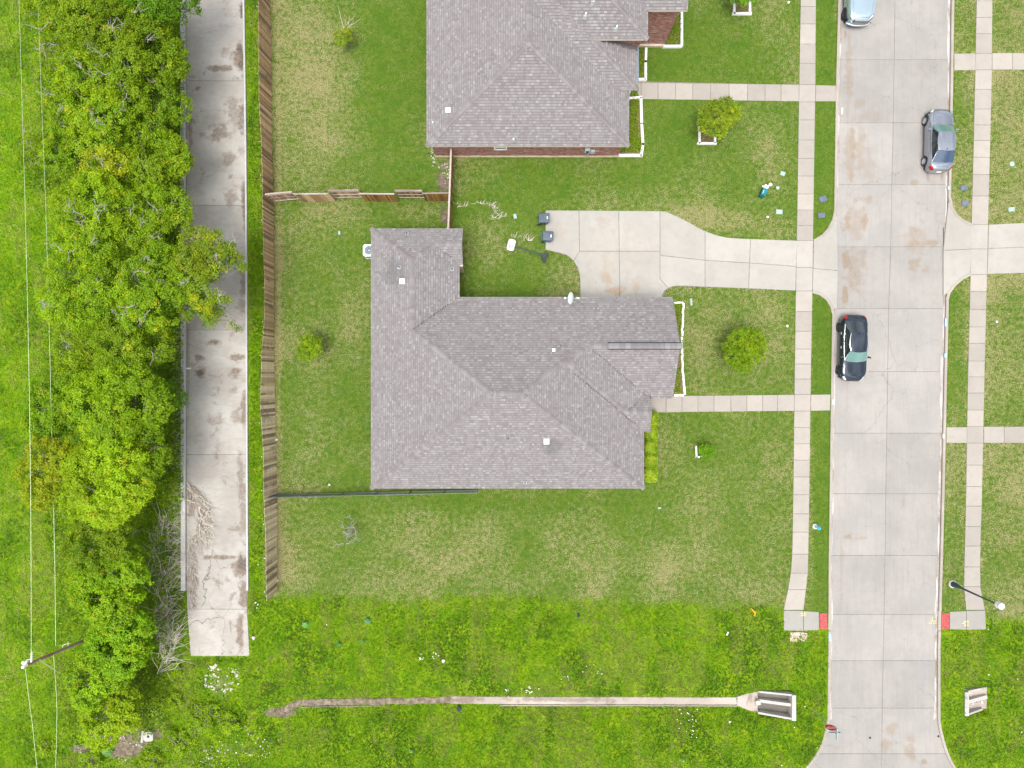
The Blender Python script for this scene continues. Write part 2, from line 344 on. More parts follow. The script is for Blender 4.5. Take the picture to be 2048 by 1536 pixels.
M['rock']=simple('pale_rock',(.52,.49,.44),.9,var=.25,nscale=4); M['sign_red']=simple('sign_red',(.75,.01,.05),.5,var=.05); M['sign_blue']=simple('street_name_blue',(.33,.47,.55),.5,var=.1)
M['orange']=simple('orange_plastic',(.8,.36,.02),.6); M['dish']=simple('dish_grey',(.62,.67,.68),.5,var=.05); M['acrylic']=simple('backboard_white',(.62,.64,.66),.4,var=.1)

# ------------------------------------------------------------ ground: edges and masks
WE=[(-600,1692),(0,1676.5),(170,1672),(400,1668.5),(625,1664.5),(780,1662),(1000,1659),(1116,1657.3),(1330,1656.5),(1440,1654.5),(1460,1650),(1480,1645.5),(1498,1638),(1515,1628),(1536,1611),(1560,1585),(1590,1530),(1600,1400),(1640,1000)]
EE=[(-600,1930),(0,1908.5),(170,1906.5),(400,1902),(630,1897),(780,1893.5),(1000,1889),(1116,1886),(1300,1881),(1440,1881),(1460,1884),(1480,1889),(1510,1898),(1536,1912),(1560,1936),(1590,1990),(1600,2120),(1640,2500)]
SWL=[(-300,1609),(0,1601),(170,1598),(400,1594.6),(600,1591),(780,1588.6),(1000,1586),(1100,1584.5),(1130,1583),(1160,1579.6),(1200,1571.5),(1220,1567)]
SWR=[(-300,1640),(0,1632),(170,1631),(400,1627.5),(600,1624.7),(780,1621.5),(1000,1618.7),(1130,1616.5),(1160,1615),(1200,1609),(1220,1607)]
SEL=[(-300,1962),(0,1953),(170,1949.6),(400,1944),(550,1940.6),(780,1935),(1000,1931.5),(1100,1929),(1180,1927.5),(1210,1929.6),(1220,1932)]
SER=[(-300,1994),(0,1985),(170,1983.5),(400,1977.5),(550,1974),(780,1968.5),(1000,1964),(1100,1960.5),(1180,1960.5),(1210,1965),(1220,1970)]
ALL_=[(-300,368),(0,372),(200,372),(600,373),(900,373),(1210,373),(1312,381)]
ALR=[(-300,481),(0,486),(200,489),(400,491),(700,492),(1000,493),(1210,494),(1250,497),(1312,500)]
PAVE=[]      # ground-level polygons that grass must keep off (photo pixels)

def ell(px,py,cx,cy,rx,ry): return np.exp(-(((px-cx)/rx)**2+((py-cy)/ry)**2))
def masks(px,py):
    wob=(fbm(px/40,py/40,3)-.5)*26
    ln=np.interp(px,[500,553,1000,1300,1570,1660,1880,2060],[1186,1190,1196,1206,1217,1245,1232,1240])
    wob2=(fbm(px/9,py/9,4)-.5)*30
    rough=np.maximum(sst(-12,12,py+wob*.9+wob2-ln),sst(-4,4,527-px+wob*.1))
    dry=.465+.0*px
    dry=dry+.0*sst(960,1060,py)*sst(1650,1500,px)+.03*ell(px,py,1050,1120,500,70)-.20*ell(px,py,780,150,90,190)-.14*ell(px,py,1400,120,140,120)
    dry=dry-.22*sst(1625,1632,px)*sst(1672,1660,px)-.10*ell(px,py,1110,370,200,60)+.12*ell(px,py,1450,440,110,26)+.06*sst(1900,1960,px)
    dry=dry-.08*ell(px,py,680,880,80,100)+.10*ell(px,py,590,1130,60,70)+.1*ell(px,py,640,180,90,200)+.18*ell(px,py,556,700,8,600)
    dry=dry-.10*ell(px,py,1000,1005,260,22)-.12*ell(px,py,1000,565,80,35)-.1*ell(px,py,1330,60,60,90)-.1*ell(px,py,1340,250,50,90)
    dry=dry+(fbm(px/70,py/70,9)-.5)*.30
    bare=.75*ell(px,py,888,372,22,40)+.75*ell(px,py,893,436,13,20)+.34*ell(px,py,727,740,11,230)+.5*ell(px,py,325,1210,34,170)+.95*ell(px,py,215,1462,60,14)+.9*ell(px,py,245,1500,50,22)+.8*ell(px,py,300,1468,30,16)+.7*ell(px,py,160,1497,26,12)
    bare=bare+.35*ell(px,py,1300,985,120,9)+.3*ell(px,py,1400,880,14,30)+.25*ell(px,py,1410,300,22,14)+.5*ell(px,py,470,1500,70,26)*.8+.45*ell(px,py,440,1365,50,40)+.8*ell(px,py,560,1430,44,14)+.75*ell(px,py,660,1409,70,8)+.6*ell(px,py,790,1407,60,8)+.6*ell(px,py,870,1405,40,7)+.3*ell(px,py,560,388,14,14)+.3*ell(px,py,900,328,60,8)
    bare=bare+.22*ell(px,py,980,322,120,6)+.3*ell(px,py,1560,1270,30,12)+.3*ell(px,py,505,345,9,14)
    bare=bare*(.4+1.2*fbm(px/16,py/16,5))
    return np.clip(rough,0,1),np.clip(dry,0,1),np.clip(bare,0,1)
def ditch_z(px,py):
    c=np.interp(px,[380,520,560,600,700,1520,1900,2100],[1470,1446,1424,1411,1409,1407,1405,1400])
    d=np.abs(py-c)/S; a=sst(430,600,px)*(1-sst(1588,1600,px)*(1-sst(1925,1936,px)))
    z=-.42*a*np.exp(-(d/1.7)**2)
    for (x0,x1,y0,y1) in ((1515,1588,1386,1439),(1932,1984,1380,1432)):
        ins=(px>x0+3)&(px<x1+1)&(py>y0+2)&(py<y1+1); z=np.where(ins,-.95,z)
    return z
def ground_z(px,py):
    r,_,_=masks(px,py); near=paved(PN,px,py)
    dz=ditch_z(px,py); free=(np.abs(dz)<.02)
    return np.where(near&free,-.03,dz+np.where(near,0,r)*(fbm(px/30,py/30,21)-.5)*.14)

def ground_mat():
    t=NT('grass_and_soil'); rough=t.attr('rough'); dry=t.attr('dry'); bare=t.attr('bare')
    n0=t.noise(.9,5,.65); n1=t.noise(3.2,5,.72); n2=t.noise(13,4,.75); n3=t.noise(45,2,.6)
    # mown lawn
    g=t.mix(t.mr(n1,.35,.68),(.055,.115,.008),(.12,.19,.02)); g=t.mix(t.mr(n0,.42,.66,0,.75),g,(.045,.125,.006)); g=t.mix(t.mr(n1,.52,.66,0,.5),g,(.04,.085,.006)); n9=t.noise(7,4,.7); g=t.mix(t.mr(n9,.54,.68,0,.6),g,(.15,.205,.02))
    tan=t.mix(t.mr(n2,.35,.65),(.20,.18,.075),(.36,.305,.165))
    k=t.math('ADD',t.math('MULTIPLY',n1,.45),t.math('MULTIPLY',n2,.55)); k=t.math('ADD',k,t.math('MULTIPLY',t.math('SUBTRACT',n0,.5),.14))
    k=t.math('ADD',k,t.math('MULTIPLY',t.math('SUBTRACT',dry,.5),.62))
    lawn=t.mix(t.mr(k,.455,.61,.03,.88),g,tan); lawn=t.mix(t.mr(n3,.55,.75,0,.4),lawn,(.04,.07,.01))
    yw=t.noise(5.5,2,.5); lawn=t.mix(t.math('MULTIPLY',t.mr(yw,.66,.72),.45),lawn,(.2,.26,.015))
    # rough grass
    ra=t.mix(t.mr(n0,.35,.65),(.085,.19,.002),(.19,.285,.005)); ra=t.mix(t.mr(n1,.4,.7,0,.7),ra,(.07,.19,.003))
    ra=t.mix(t.mr(n2,.5,.75,0,.7),ra,(.05,.09,.004)); yl=t.noise(1.3,4,.6); ra=t.mix(t.mr(yl,.55,.72,0,.6),ra,(.19,.22,.035)); dk=t.noise(.5,5,.7); ra=t.mix(t.mr(dk,.5,.68,0,.55),ra,(.045,.10,.006))
    c=t.mix(rough,lawn,ra)
    so=t.mix(t.mr(n1,.35,.7),(.105,.08,.06),(.25,.20,.15)); so=t.mix(t.mr(n3,.6,.7,0,.6),so,(.42,.37,.3))
    bk=t.math('ADD',bare,t.math('MULTIPLY',t.math('SUBTRACT',n2,.5),.7)); c=t.mix(t.mr(bk,.32,.62),c,so)
    t.bsdf(c,.95,bump=n2,bs=.7,bd=.05,spec=.1); return t.m
M['ground']=ground_mat()
def terrain(name,edge,side,width):
    rows=np.concatenate([np.arange(-260,1600,6.5)]); ws=np.concatenate([np.linspace(0,width,int(width/6.5))])
    P=[];F=[]; ny=len(rows); nx=len(ws)
    e=np.interp(rows,[p[0] for p in edge],[p[1] for p in edge])
    X=e[:,None]+side*ws[None,:]; Y=np.repeat(rows[:,None],nx,1)
    Z=ground_z(X,Y)
    # hold the edge at the kerb level
    Z[:,0]=0; Z[:,1]=Z[:,1]*.5
    vx=(X-1024)/S; vy=(768-Y)/S
    V=np.stack([vx,vy,Z],-1).reshape(-1,3)
    i,j=np.meshgrid(np.arange(ny-1),np.arange(nx-1),indexing='ij'); a=(i*nx+j).ravel(); q=np.stack([a,a+1,a+nx+1,a+nx],1)
    if side>0: q=q[:,::-1]
    nV=len(V)
    # skirt along the kerb
    sk=V[np.arange(ny)*nx].copy(); sk[:,2]=-.3; V=np.concatenate([V,sk])
    k=np.arange(ny-1); s=np.stack([k*nx,(k+1)*nx,nV+k+1,nV+k],1)
    q=np.concatenate([q,s if side<0 else s[:,::-1]])
    me=bpy.data.meshes.new(name); me.vertices.add(len(V)); me.vertices.foreach_set('co',V.ravel()); me.loops.add(q.size); me.polygons.add(len(q))
    me.loops.foreach_set('vertex_index',q.ravel().astype(np.int32)); me.polygons.foreach_set('loop_start',np.arange(0,q.size,4,dtype=np.int32))
    me.update(calc_edges=True); me.validate(); me.polygons.foreach_set('use_smooth',[True]*len(me.polygons))
    r,d,b=masks(X.ravel(),Y.ravel()); ex=lambda a:np.concatenate([a,np.zeros(ny)])
    for nm,a in(('rough',r),('dry',d),('bare',b)):
        at=me.attributes.new(nm,'FLOAT','POINT'); at.data.foreach_set('value',ex(a).astype(np.float32))
    me.materials.append(M['ground']); o=link(name,me); o['kind']='structure'; return o
b=MB(); b.prism([(-1500,-1500),(1500,-1500),(1500,1500),(-1500,1500)],-1.6,-1.3); g=b.obj('ground',simple('far_ground_grass',(.11,.17,.03),.95,var=.35,nscale=.05)); g['kind']='structure'

# ------------------------------------------------------------ paving helpers
def inset(poly,d):
    n=len(poly); out=[]; P=[Vector(p[:2]) for p in poly]
    A=sum(P[i].x*P[(i+1)%n].y-P[(i+1)%n].x*P[i].y for i in range(n)); sgn=1 if A>0 else -1
    for i in range(n):
        a,b_,c=P[i-1],P[i],P[(i+1)%n]; e1=(b_-a).normalized(); e2=(c-b_).normalized()
        n1=Vector((-e1.y,e1.x))*sgn; n2=Vector((-e2.y,e2.x))*sgn; m=(n1+n2); 
        if m.length<1e-6: m=n1
        m=m.normalized(); k=d/max(.35,m.dot(n1)); out.append(b_+m*k)
    return out
def slab(name,parent,poly,z,mat,thick=.12,gap=.016,pave=True,bev=.012):
    if pave: PAVE.append(poly)
    w=[W(*p) for p in poly]; o1=inset(w,gap); o2=inset(w,gap+bev); n=len(w)
    b=MB(); c=sum((Vector((p.x,p.y,0)) for p in o1),Vector())/n
    vs=[(p.x-c.x,p.y-c.y,-thick) for p in o1]+[(p.x-c.x,p.y-c.y,-bev) for p in o1]+[(p.x-c.x,p.y-c.y,0) for p in o2]
    A=sum(o1[i].x*o1[(i+1)%n].y-o1[(i+1)%n].x*o1[i].y for i in range(n)); fs=[]
    for i in range(n):
        j=(i+1)%n
        for k in(0,n): q=(k+i,k+j,k+n+j,k+n+i); fs.append(q if A>0 else q[::-1])
    tp=tuple(range(2*n,3*n)); fs.append(tp if A>0 else tp[::-1]); b.add(vs,fs)
    o=b.obj(name,mat,parent); o.location=(c.x,c.y,z+random.uniform(-.004,.004)); return o
def strip(name,pts,w,z,h,mat,parent=None,pave=True):
    """pts in pixels; w in metres; curb-like bar along a polyline"""
    P=[W(*p) for p in pts]; L=[];Rr=[]
    for i,p in enumerate(P):
        d=(P[min(i+1,len(P)-1)]-P[max(i-1,0)]); d.z=0; d.normalize(); nrm=Vector((-d.y,d.x,0)); L.append(p+nrm*w/2); Rr.append(p-nrm*w/2)
    b=MB(); n=len(P); vs=[]
    for i in range(n):
        bv=.03
        d=(L[i]-Rr[i]).normalized()*bv
        for q,zz in((L[i],z-h),(L[i],z-bv),(L[i]-d,z),(Rr[i]+d,z),(Rr[i],z-bv),(Rr[i],z-h)): vs.append((q.x,q.y,zz))
    fs=[]
    for i in range(n-1):
        for k in range(5): fs.append((i*6+k,i*6+k+1,(i+1)*6+k+1,(i+1)*6+k))
    fs+= [tuple(range(6)),tuple(reversed(range((n-1)*6,n*6)))]
    b.add(vs,fs); o=b.obj(name,mat,parent)
    if pave:
        px=lambda q:(q.x*S+1024,768-q.y*S); PAVE.append([px(q) for q in L]+[px(q) for q in reversed(Rr)])
    return o

# ---- street
ZR=-.09
road=struct('street')
def off(tab,d): return [(y,x+d) for y,x in tab]
cw=.20*S
ys=[-260,-130,-5,118,244.5,368,493,617,743,866.5,988,1111.5,1230,1322.5,1417.5,1509,1600]
CX=[(-300,1802),(0,1791.5),(118,1790),(244,1788),(368,1785),(493,1783),(617,1779),(743,1777),(867,1775),(988,1773),(1112,1771.6),(1230,1769.6),(1322,1768),(1416,1766),(1510,1765.5),(1600,1764)]
for i in range(len(ys)-1):
    y0,y1=ys[i],ys[i+1]; yy=[y0]+[y for y in(1440,1460,1480,1498,1515,1536,1560,1590) if y0<y<y1]+[y1]
    L=[(itp(y,WE)+cw*(1 if y<1440 else .0)+ (.6 if y<1440 else 0),y) for y in yy]; C=[(itp(y,CX),y) for y in yy]; Rr=[(itp(y,EE)-cw*(1 if y<1440 else 0)-(.6 if y<1440 else 0),y) for y in yy]
    slab('panel',road,L+C[::-1],ZR,M['road'],gap=.011); slab('panel',road,C+Rr[::-1],ZR,M['road'],gap=.011)
b=MB(); b.prism([W(itp(y,WE)+3,y) for y in(-255,0,400,780,1116,1440,1480,1515,1536,1560,1590)]+[W(itp(y,EE)-3,y) for y in(1590,1560,1536,1515,1480,1440,1116,780,400,0,-255)],-.34,ZR-.02); o=b.obj('joint_bed',M['joint'],road)
for xa,xb in((-900,1000),(1000,1764),(1764,2500),(2500,3500)):
    slab('panel',road,[(xa,1600),(xb,1600),(xb,1820),(xa,1820)],ZR,M['road'],gap=.011)
gut=MB()
for tab,sg in((WE,1),(EE,-1)):
    yy=[y for y in np.arange(-260,1445,20)]
    a=[W(itp(y,tab)+sg*(cw+1.0),y) for y in yy]; c=[W(itp(y,tab)+sg*(cw+(5.2 if sg<0 else 3.0)+1.2*math.sin(y/37)+1.0*math.sin(y/11.3)),y) for y in yy]
    for i in range(len(yy)-1): gut.add([(p.x,p.y,ZR+.009) for p in(a[i],a[i+1],c[i+1],c[i])],[(0,1,2,3)])
def gut_mat():
    t=NT('gutter_stain'); n=t.noise(1.4,5,.7,stretch=(1,.35,1)); c=t.mix(t.mr(n,.42,.62),(.47,.445,.43),(.27,.215,.17)); t.bsdf(c,.92); return t.m
o=gut.obj('gutter_deposit',gut_mat(),road); 
def kerb(name,tab,sg,segs):
    for y0,y1 in segs:
        yy=[y0]+[y for y in list(np.arange(-200,1400,60))+[1440,1460,1480,1498,1515,1536,1560] if y0<y<y1]+[y1]
        o=strip(name,[(itp(y,tab)+sg*cw/2,y) for y in yy],.20,.035,.3,M['curb']); o['kind']='structure'
kerb('kerb',WE,1,[(-260,420),(625,1222),(1262,1590)]); kerb('kerb',EE,-1,[(-260,395),(598,1222),(1262,1590)])
for px_,nm in((1656.9,WE),(1882.6,EE)):
    o=strip('ramp_lip',[(itp(1222,nm)+(cw/2 if nm is WE else -cw/2),1222.5),(itp(1262,nm)+(cw/2 if nm is WE else -cw/2),1261.5)],.24,-.01,.2,M['curb']); o['kind']='structure'
for pts in ([(1671.0,420),(1667,440),(1657,459),(1646,471),(1628,482)],[(1625,583),(1641,588),(1655,599),(1663,613),(1666.5,627)],
            [(1899.5,395),(1903,415),(1912,430),(1925,441),(1944,450)],[(1941,548),(1925,556),(1909,570),(1898,585),(1894,600)]):
    o=strip('kerb_return',pts,.22,.05,.3,M['curb']); o['kind']='structure'

# ---- sidewalks
sw=struct('sidewalk_west'); se=struct('sidewalk_east')
ZW=.022
jw=[-250,-215,-180,-145,-105,-65,-25,13,48,88,127,169.5,204,240,280,317,352,388,420,451,481,535,582,623,662.5,698,728,758,789,822,855,887.5,920,953.6,989,1027.5,1064,1108,1146,1179,1220]
for a,c in zip(jw,jw[1:]):
    mt=M['drive'] if 480<a<581 else M['walk']
    slab('slab',sw,[(itp(a,SWL),a),(itp(a,SWR),a),(itp(c,SWR),c),(itp(c,SWL),c)],ZW,mt)
je=[-250,-215,-180,-145,-105,-65,-30,2,35,67.5,107,140,179,218,250,281,314.5,349,392,449,498,549,583,619,653.5,686.6,722,753.6,786,820,853,886,930,973,1012,1052.6,1092,1133.6,1173,1220]
for a,c in zip(je,je[1:]):
    mt=M['drive'] if 448<a<548 else M['walk']
    slab('slab',se,[(itp(a,SEL),a),(itp(a,SER),a),(itp(c,SER),c),(itp(c,SEL),c)],ZW,mt)
def bed(name,poly,parent,z=.004):
    b=MB(); b.prism([W(*p) for p in poly],z-.1,z); return b.obj(name,M['joint'],parent)
bed('joint_bed',[(itp(y,SWL)+.5,y) for y in range(-240,1221,60)]+[(itp(y,SWR)-.5,y) for y in range(1200,-241,-60)],sw)
bed('joint_bed',[(itp(y,SEL)+.5,y) for y in range(-240,1221,60)]+[(itp(y,SER)-.5,y) for y in range(1200,-241,-60)],se)
# crossings and ramps
for par,pl in((sw,[[(1567,1220.5),(1606.5,1221),(1606.5,1262),(1567.5,1261)],[(1606.5,1221.5),(1638,1223.5),(1638,1260),(1606.5,1261.5)]]),(se,[[(1932.5,1221),(1970.5,1220.5),(1972,1259),(1932.5,1259.5)],[(1899,1223),(1932.5,1221.5),(1932.5,1259.5),(1899,1258.5)]])):
    for p in pl: slab('slab',par,p,ZW,concrete('ramp_concrete',(.33,.317,.29),(.30,.287,.265),rndamt=.08,stain=.2,spotcol=(.3,.26,.2)))
for nm,x0,x1 in(('tactile_paving',1638.5,1654.5),('tactile_paving',1883,1899)):
    o=struct(nm); slab('tile',o,[(x0,1226),(x1,1226),(x1,1258),(x0,1258)],ZW-.003,M['tactile'])
    b=MB()
    for i in range(9):
        for j in range(17):
            if random.random()<(.5 if (i+j//3)%4 else .8): c=W(lerp(x0+1,x1-1,(i+.5)/9),lerp(1227,1257,(j+.5)/17)); b.box((c.x,c.y,ZW+.003),(.035,.035,.012))
    d=b.obj('tactile_domes',M['tactile_worn'],o); d['kind']='stuff'
# walks to the houses
wk=struct('garden_path')
xs=[1262,1282,1316,1351,1385.6,1421,1458,1495,1530,1562,1598]
for a,c in zip(xs,xs[1:]): slab('slab',wk,[(a,lerp(165,169,(a-1262)/336)),(c,lerp(165,169,(c-1262)/336)),(c,lerp(198,203,(c-1262)/336)),(a,lerp(198,203,(a-1262)/336))],ZW,M['walk'])
slab('slab',wk,[(1631.5,170),(1672,171),(1672,203),(1630.5,203)],ZW,M['walk'])
slab('slab',wk,[(1222,160),(1262,160),(1262,198),(1222,198)],ZW,M['walk'])
wk2=struct('garden_path')
xs=[1262,1300,1332,1363.7,1396,1428,1461.6,1493.6,1525,1555,1588.5]
for a,c in zip(xs,xs[1:]): slab('slab',wk2,[(a,lerp(792,789,(a-1300)/290)),(c,lerp(792,789,(c-1300)/290)),(c,lerp(825,822,(c-1300)/290)),(a,lerp(825,822,(a-1300)/290))],ZW,M['walk'])
slab('slab',wk2,[(1621.5,789),(1661,788.5),(1660.5,821),(1621.5,822)],ZW,M['walk'])
wk3=struct('garden_path')
for a,c,y0,y1 in((1908,1951,107,141),(1984,2025,106,140),(2025,2066,106,140),(2066,2107,106,140)): slab('slab',wk3,[(a,y0),(c,y0-.5),(c,y1-.5),(a,y1)],ZW,M['walk'])
wk4=struct('garden_path')
for a,c,y0,y1 in((1892.5,1934,854,886),(1967.5,2008,853,886),(2008,2049,853,886),(2049,2090,853,886)): slab('slab',wk4,[(a,y0),(c,y0-.3),(c,y1),(a,y1)],ZW,M['walk'])
for par,pl in((wk,[(1222,161),(1671,172),(1671,202),(1222,197)]),(wk2,[(1264,793),(1660,790),(1660,820),(1264,824)]),(wk3,[(1909,108),(2100,107),(2100,139),(1909,140)]),(wk4,[(1893,855),(2088,854),(2088,885),(1893,885)])): bed('joint_bed',pl,par,z=-.002)
# ---- driveways
dw=struct('driveway'); D=M['drive']
PA=[[(1090.8,420.5),(1157.8,420.8),(1159,502.5),(1147,522),(1140,515),(1134,510),(1120,506),(1105,502.5),(1091,499.5)],
 [(1157.8,420.8),(1237.4,421.3),(1238.5,502.5),(1159,502.5)],[(1237.4,421.3),(1320,422),(1320,502.5),(1238.5,502.5)],
 [(1159,502.5),(1238.5,502.5),(1239.5,612),(1160.5,612),(1160,552),(1156,536),(1147,522)],
 [(1238.5,502.5),(1320,502.5),(1320,557),(1335.8,576),(1329,582),(1324,590),(1322.5,612),(1239.5,612)],
 [(1320,422),(1330,422.5),(1350,430.6),(1365,438),(1380,445.6),(1396,455),(1410,462),(1410,520.5),(1320,510.7)],
 [(1320,510.7),(1410,520.5),(1410,573.6),(1380,572),(1355.5,571.4),(1345,573),(1335.8,576),(1320,557)],
 [(1410,462),(1432,470),(1454,475),(1480,476.8),(1501,477.6),(1499,526),(1410,520.5)],[(1410,520.5),(1499,526),(1497,577),(1410,573.6)],
 [(1501,477.6),(1594.3,481),(1592.5,533),(1499,526)],[(1499,526),(1592.5,533),(1591,581.5),(1497,577)],
 [(1627.5,482),(1646,473),(1657,461),(1668,444),(1671,430),(1674,430),(1676,541),(1626,537)],[(1626,537),(1676,541),(1674,618),(1664,618),(1655,601),(1641,590),(1625,583)]]
for p in PA: slab('panel',dw,p,ZW-.004,D)
bed('joint_bed',[(1092,421.5),(1328,423),(1350,432),(1410,464),(1454,476.5),(1594,482),(1670,482),(1670,580),(1591,580),(1345,572),(1330,582),(1322,611),(1162,611),(1160,552),(1148,522),(1134,511),(1092,499)],dw,z=-.004)
de=struct('driveway')
for p in ([(1897,402),(1903,417),(1912,432),(1925,443),(1944,450.5),(1943,498),(1886.5,501)],[(1886.5,501),(1943,498),(1941,547),(1925,554),(1909,568),(1896,586),(1886.5,592)],
          [(1977.5,449),(2060,445),(2060,494),(1976,497)],[(1976,497),(2060,494),(2060,546),(1974,548)],[(2060,445),(2200,441),(2200,490),(2060,494)],[(2060,494),(2200,490),(2200,543),(2060,546)]): slab('panel',de,p,ZW-.004,D)
bed('joint_bed',[(1888,455),(1945,452),(1976,450),(2198,443),(2198,541),(1976,546),(1888,545)],de,z=-.004)
# ---- alley
al=struct('alley')
ay=[-260,-90,162,411,660,909,1218,1312]
for a,c in zip(ay,ay[1:]):
    yy=[a]+[y for y in range(-200,1312,90) if a<y<c]+[c]
    slab('panel',al,[(itp(y,ALL_)+.6,y) for y in yy]+[(itp(y,ALR)-.6,y) for y in reversed(yy)],.03,M['alley'],gap=.012)
bed('joint_bed',[(376,-255),(484,-255),(492,600),(496,1306),(380,1306)],al,z=.0)
o=strip('alley_kerb',[(itp(y,ALL_)-4.6,y) for y in range(-260,1221,60)],.33,.20,.4,M['alley_curb']); o['kind']='structure'
o=strip('alley_kerb',[(itp(y,ALR)+2.0,y) for y in range(-260,1235,60)],.14,.14,.4,M['alley_curb']); o['kind']='structure'
# ---- drainage channel and culverts
ch=[(522,1444),(545,1436),(562,1428),(580,1418),(598,1411),(640,1410),(700,1409),(760,1408),(828,1407),(900,1405),(1000,1406),(1100,1406.5),(1200,1406.5),(1300,1406.5),(1400,1407),(1478,1407)]
def wobble(pts,n):
    out=[]
    for (a,b_) in zip(pts,pts[1:]):
        k=max(1,int(math.dist(a,b_)/9))
        for q in range(k): t_=q/k; out.append((lerp(a[0],b_[0],t_),lerp(a[1],b_[1],t_)+n*math.sin(a[0]*.3+q*1.1)*random.random()))
    return out+[pts[-1]]
o=strip('drain_channel',wobble(ch[9:],.35),.56,-.345,.2,M['ditch']); o['kind']='structure'
cm=simple('muddy_channel_bed',(.19,.15,.115),.95,var=.45,nscale=3)
o=strip('muddy_channel',wobble(ch[:10],1.6),.50,-.36,.2,cm,pave=False); o['kind']='structure'
o=strip('channel_lip',[(x,y+8.5) for x,y in ch[4:8]],.04,-.33,.2,M['curb'],pave=False); o['kind']='structure'
o=strip('channel_lip',wobble([(x,y+9.5) for x,y in ch[10:]],.3),.09,-.31,.25,M['curb'],pave=False); o['kind']='structure'
cv=thing('culvert_outlet','concrete twin-bay culvert mouth with centre wall, at the right end of the ditch channel','culvert')
b=MB(); b.prism([W(x,y) for x,y in((1476,1399),(1495,1393),(1519,1388),(1519,1430),(1500,1425),(1478,1416))],-.55,-.345); b.obj('apron',M['ditch'],cv); PAVE.append([(1476,1399),(1519,1386),(1592,1388),(1592,1440),(1519,1432),(1478,1418)])
b=MB(); b.prism([W(x,y) for x,y in((1519,1387),(1588,1390),(1588,1440),(1519,1430))],-.9,-.62); b.obj('floor',M['culvert_floor'],cv)
def wallseg(name,a,c,w,z0,z1,mat,par):
    P=[W(*a),W(*c)]; d=(P[1]-P[0]); d.z=0; d.normalize(); n=Vector((-d.y,d.x,0))*w/2
    b=MB(); q=[P[0]+n,P[0]-n,P[1]-n,P[1]+n]; z=z1 if isinstance(z1,(list,tuple)) else (z1,z1)
    vs=[(p.x,p.y,z0) for p in q]+[(q[0].x,q[0].y,z[0]),(q[1].x,q[1].y,z[0]),(q[2].x,q[2].y,z[1]),(q[3].x,q[3].y,z[1])]
    b.add(vs,[(0,1,2,3),(7,6,5,4),(0,4,5,1),(1,5,6,2),(2,6,7,3),(3,7,4,0)]); return b.obj(name,mat,par)
wallseg('wing_wall',(1519,1387),(1584,1390.5),.12,-.9,(-.25,.0),M['headwall'],cv); wallseg('wing_wall',(1519,1429.5),(1584,1438),.14,-.9,(-.25,.0),M['headwall'],cv)
wallseg('centre_wall',(1519,1406),(1584,1412),.22,-.9,(-.34,-.12),M['headwall'],cv); wallseg('head_wall',(1587.5,1390),(1587.5,1441),.30,-.9,.06,M['headwall'],cv)
cv=thing('culvert_inlet','small concrete twin-bay culvert mouth half filled with rubble, east of the street','culvert')
PAVE.append([(1930,1384),(1984,1380),(1984,1426),(1930,1431)])
b=MB(); b.prism([W(x,y) for x,y in((1932,1384),(1984,1380),(1984,1424),(1932,1431))],-.9,-.5); b.obj('floor',M['ditch'],cv)
wallseg('head_wall',(1933,1384),(1933,1431.5),.30,-.9,.05,M['headwall'],cv); wallseg('wing_wall',(1937,1384),(1976,1380),.1,-.9,(-.05,-.3),M['headwall'],cv)
wallseg('wing_wall',(1937,1430),(1972,1423),.12,-.9,(-.05,-.3),M['headwall'],cv); wallseg('centre_wall',(1937,1407),(1981,1398),.26,-.9,(-.15,-.3),M['headwall'],cv)

def raster():
    x0,y0,w,h=-300,-300,2700,1960; m=np.zeros((h,w),bool)
    for poly in PAVE:
        p=np.array([(q[0],q[1]) for q in poly],float); a=np.floor(p.min(0)).astype(int); c=np.ceil(p.max(0)).astype(int)
        ax,ay_=max(a[0],x0),max(a[1],y0); cx,cy=min(c[0],x0+w-1),min(c[1],y0+h-1)
        if cx<=ax or cy<=ay_: continue
        gx,gy=np.meshgrid(np.arange(ax,cx+1),np.arange(ay_,cy+1)); ins=np.zeros(gx.shape,bool); n=len(p)
        for i in range(n):
            xa,ya=p[i]; xb,yb=p[(i+1)%n]
            if ya==yb: continue
            cond=((ya>gy)!=(yb>gy)); xi=(xb-xa)*(gy-ya)/(yb-ya)+xa; ins^=(cond&(gx<xi))
        m[ay_-y0:cy+1-y0,ax-x0:cx+1-x0]|=ins
    return m
def paved(m,px,py): return m[np.clip((py+300).astype(int),0,m.shape[0]-1),np.clip((px+300).astype(int),0,m.shape[1]-1)]

PM=raster(); PN=PM.copy()
for sh_ in range(1,9):
    for ax in(0,1):
        PN|=np.roll(PM,sh_,ax)|np.roll(PM,-sh_,ax)
PN|=np.roll(PM,(5,5),(0,1))|np.roll(PM,(-5,5),(0,1))|np.roll(PM,(5,-5),(0,1))|np.roll(PM,(-5,-5),(0,1))
terrain('lawn_ground_west',WE,-1,2300); terrain('lawn_ground_east',EE,1,760)
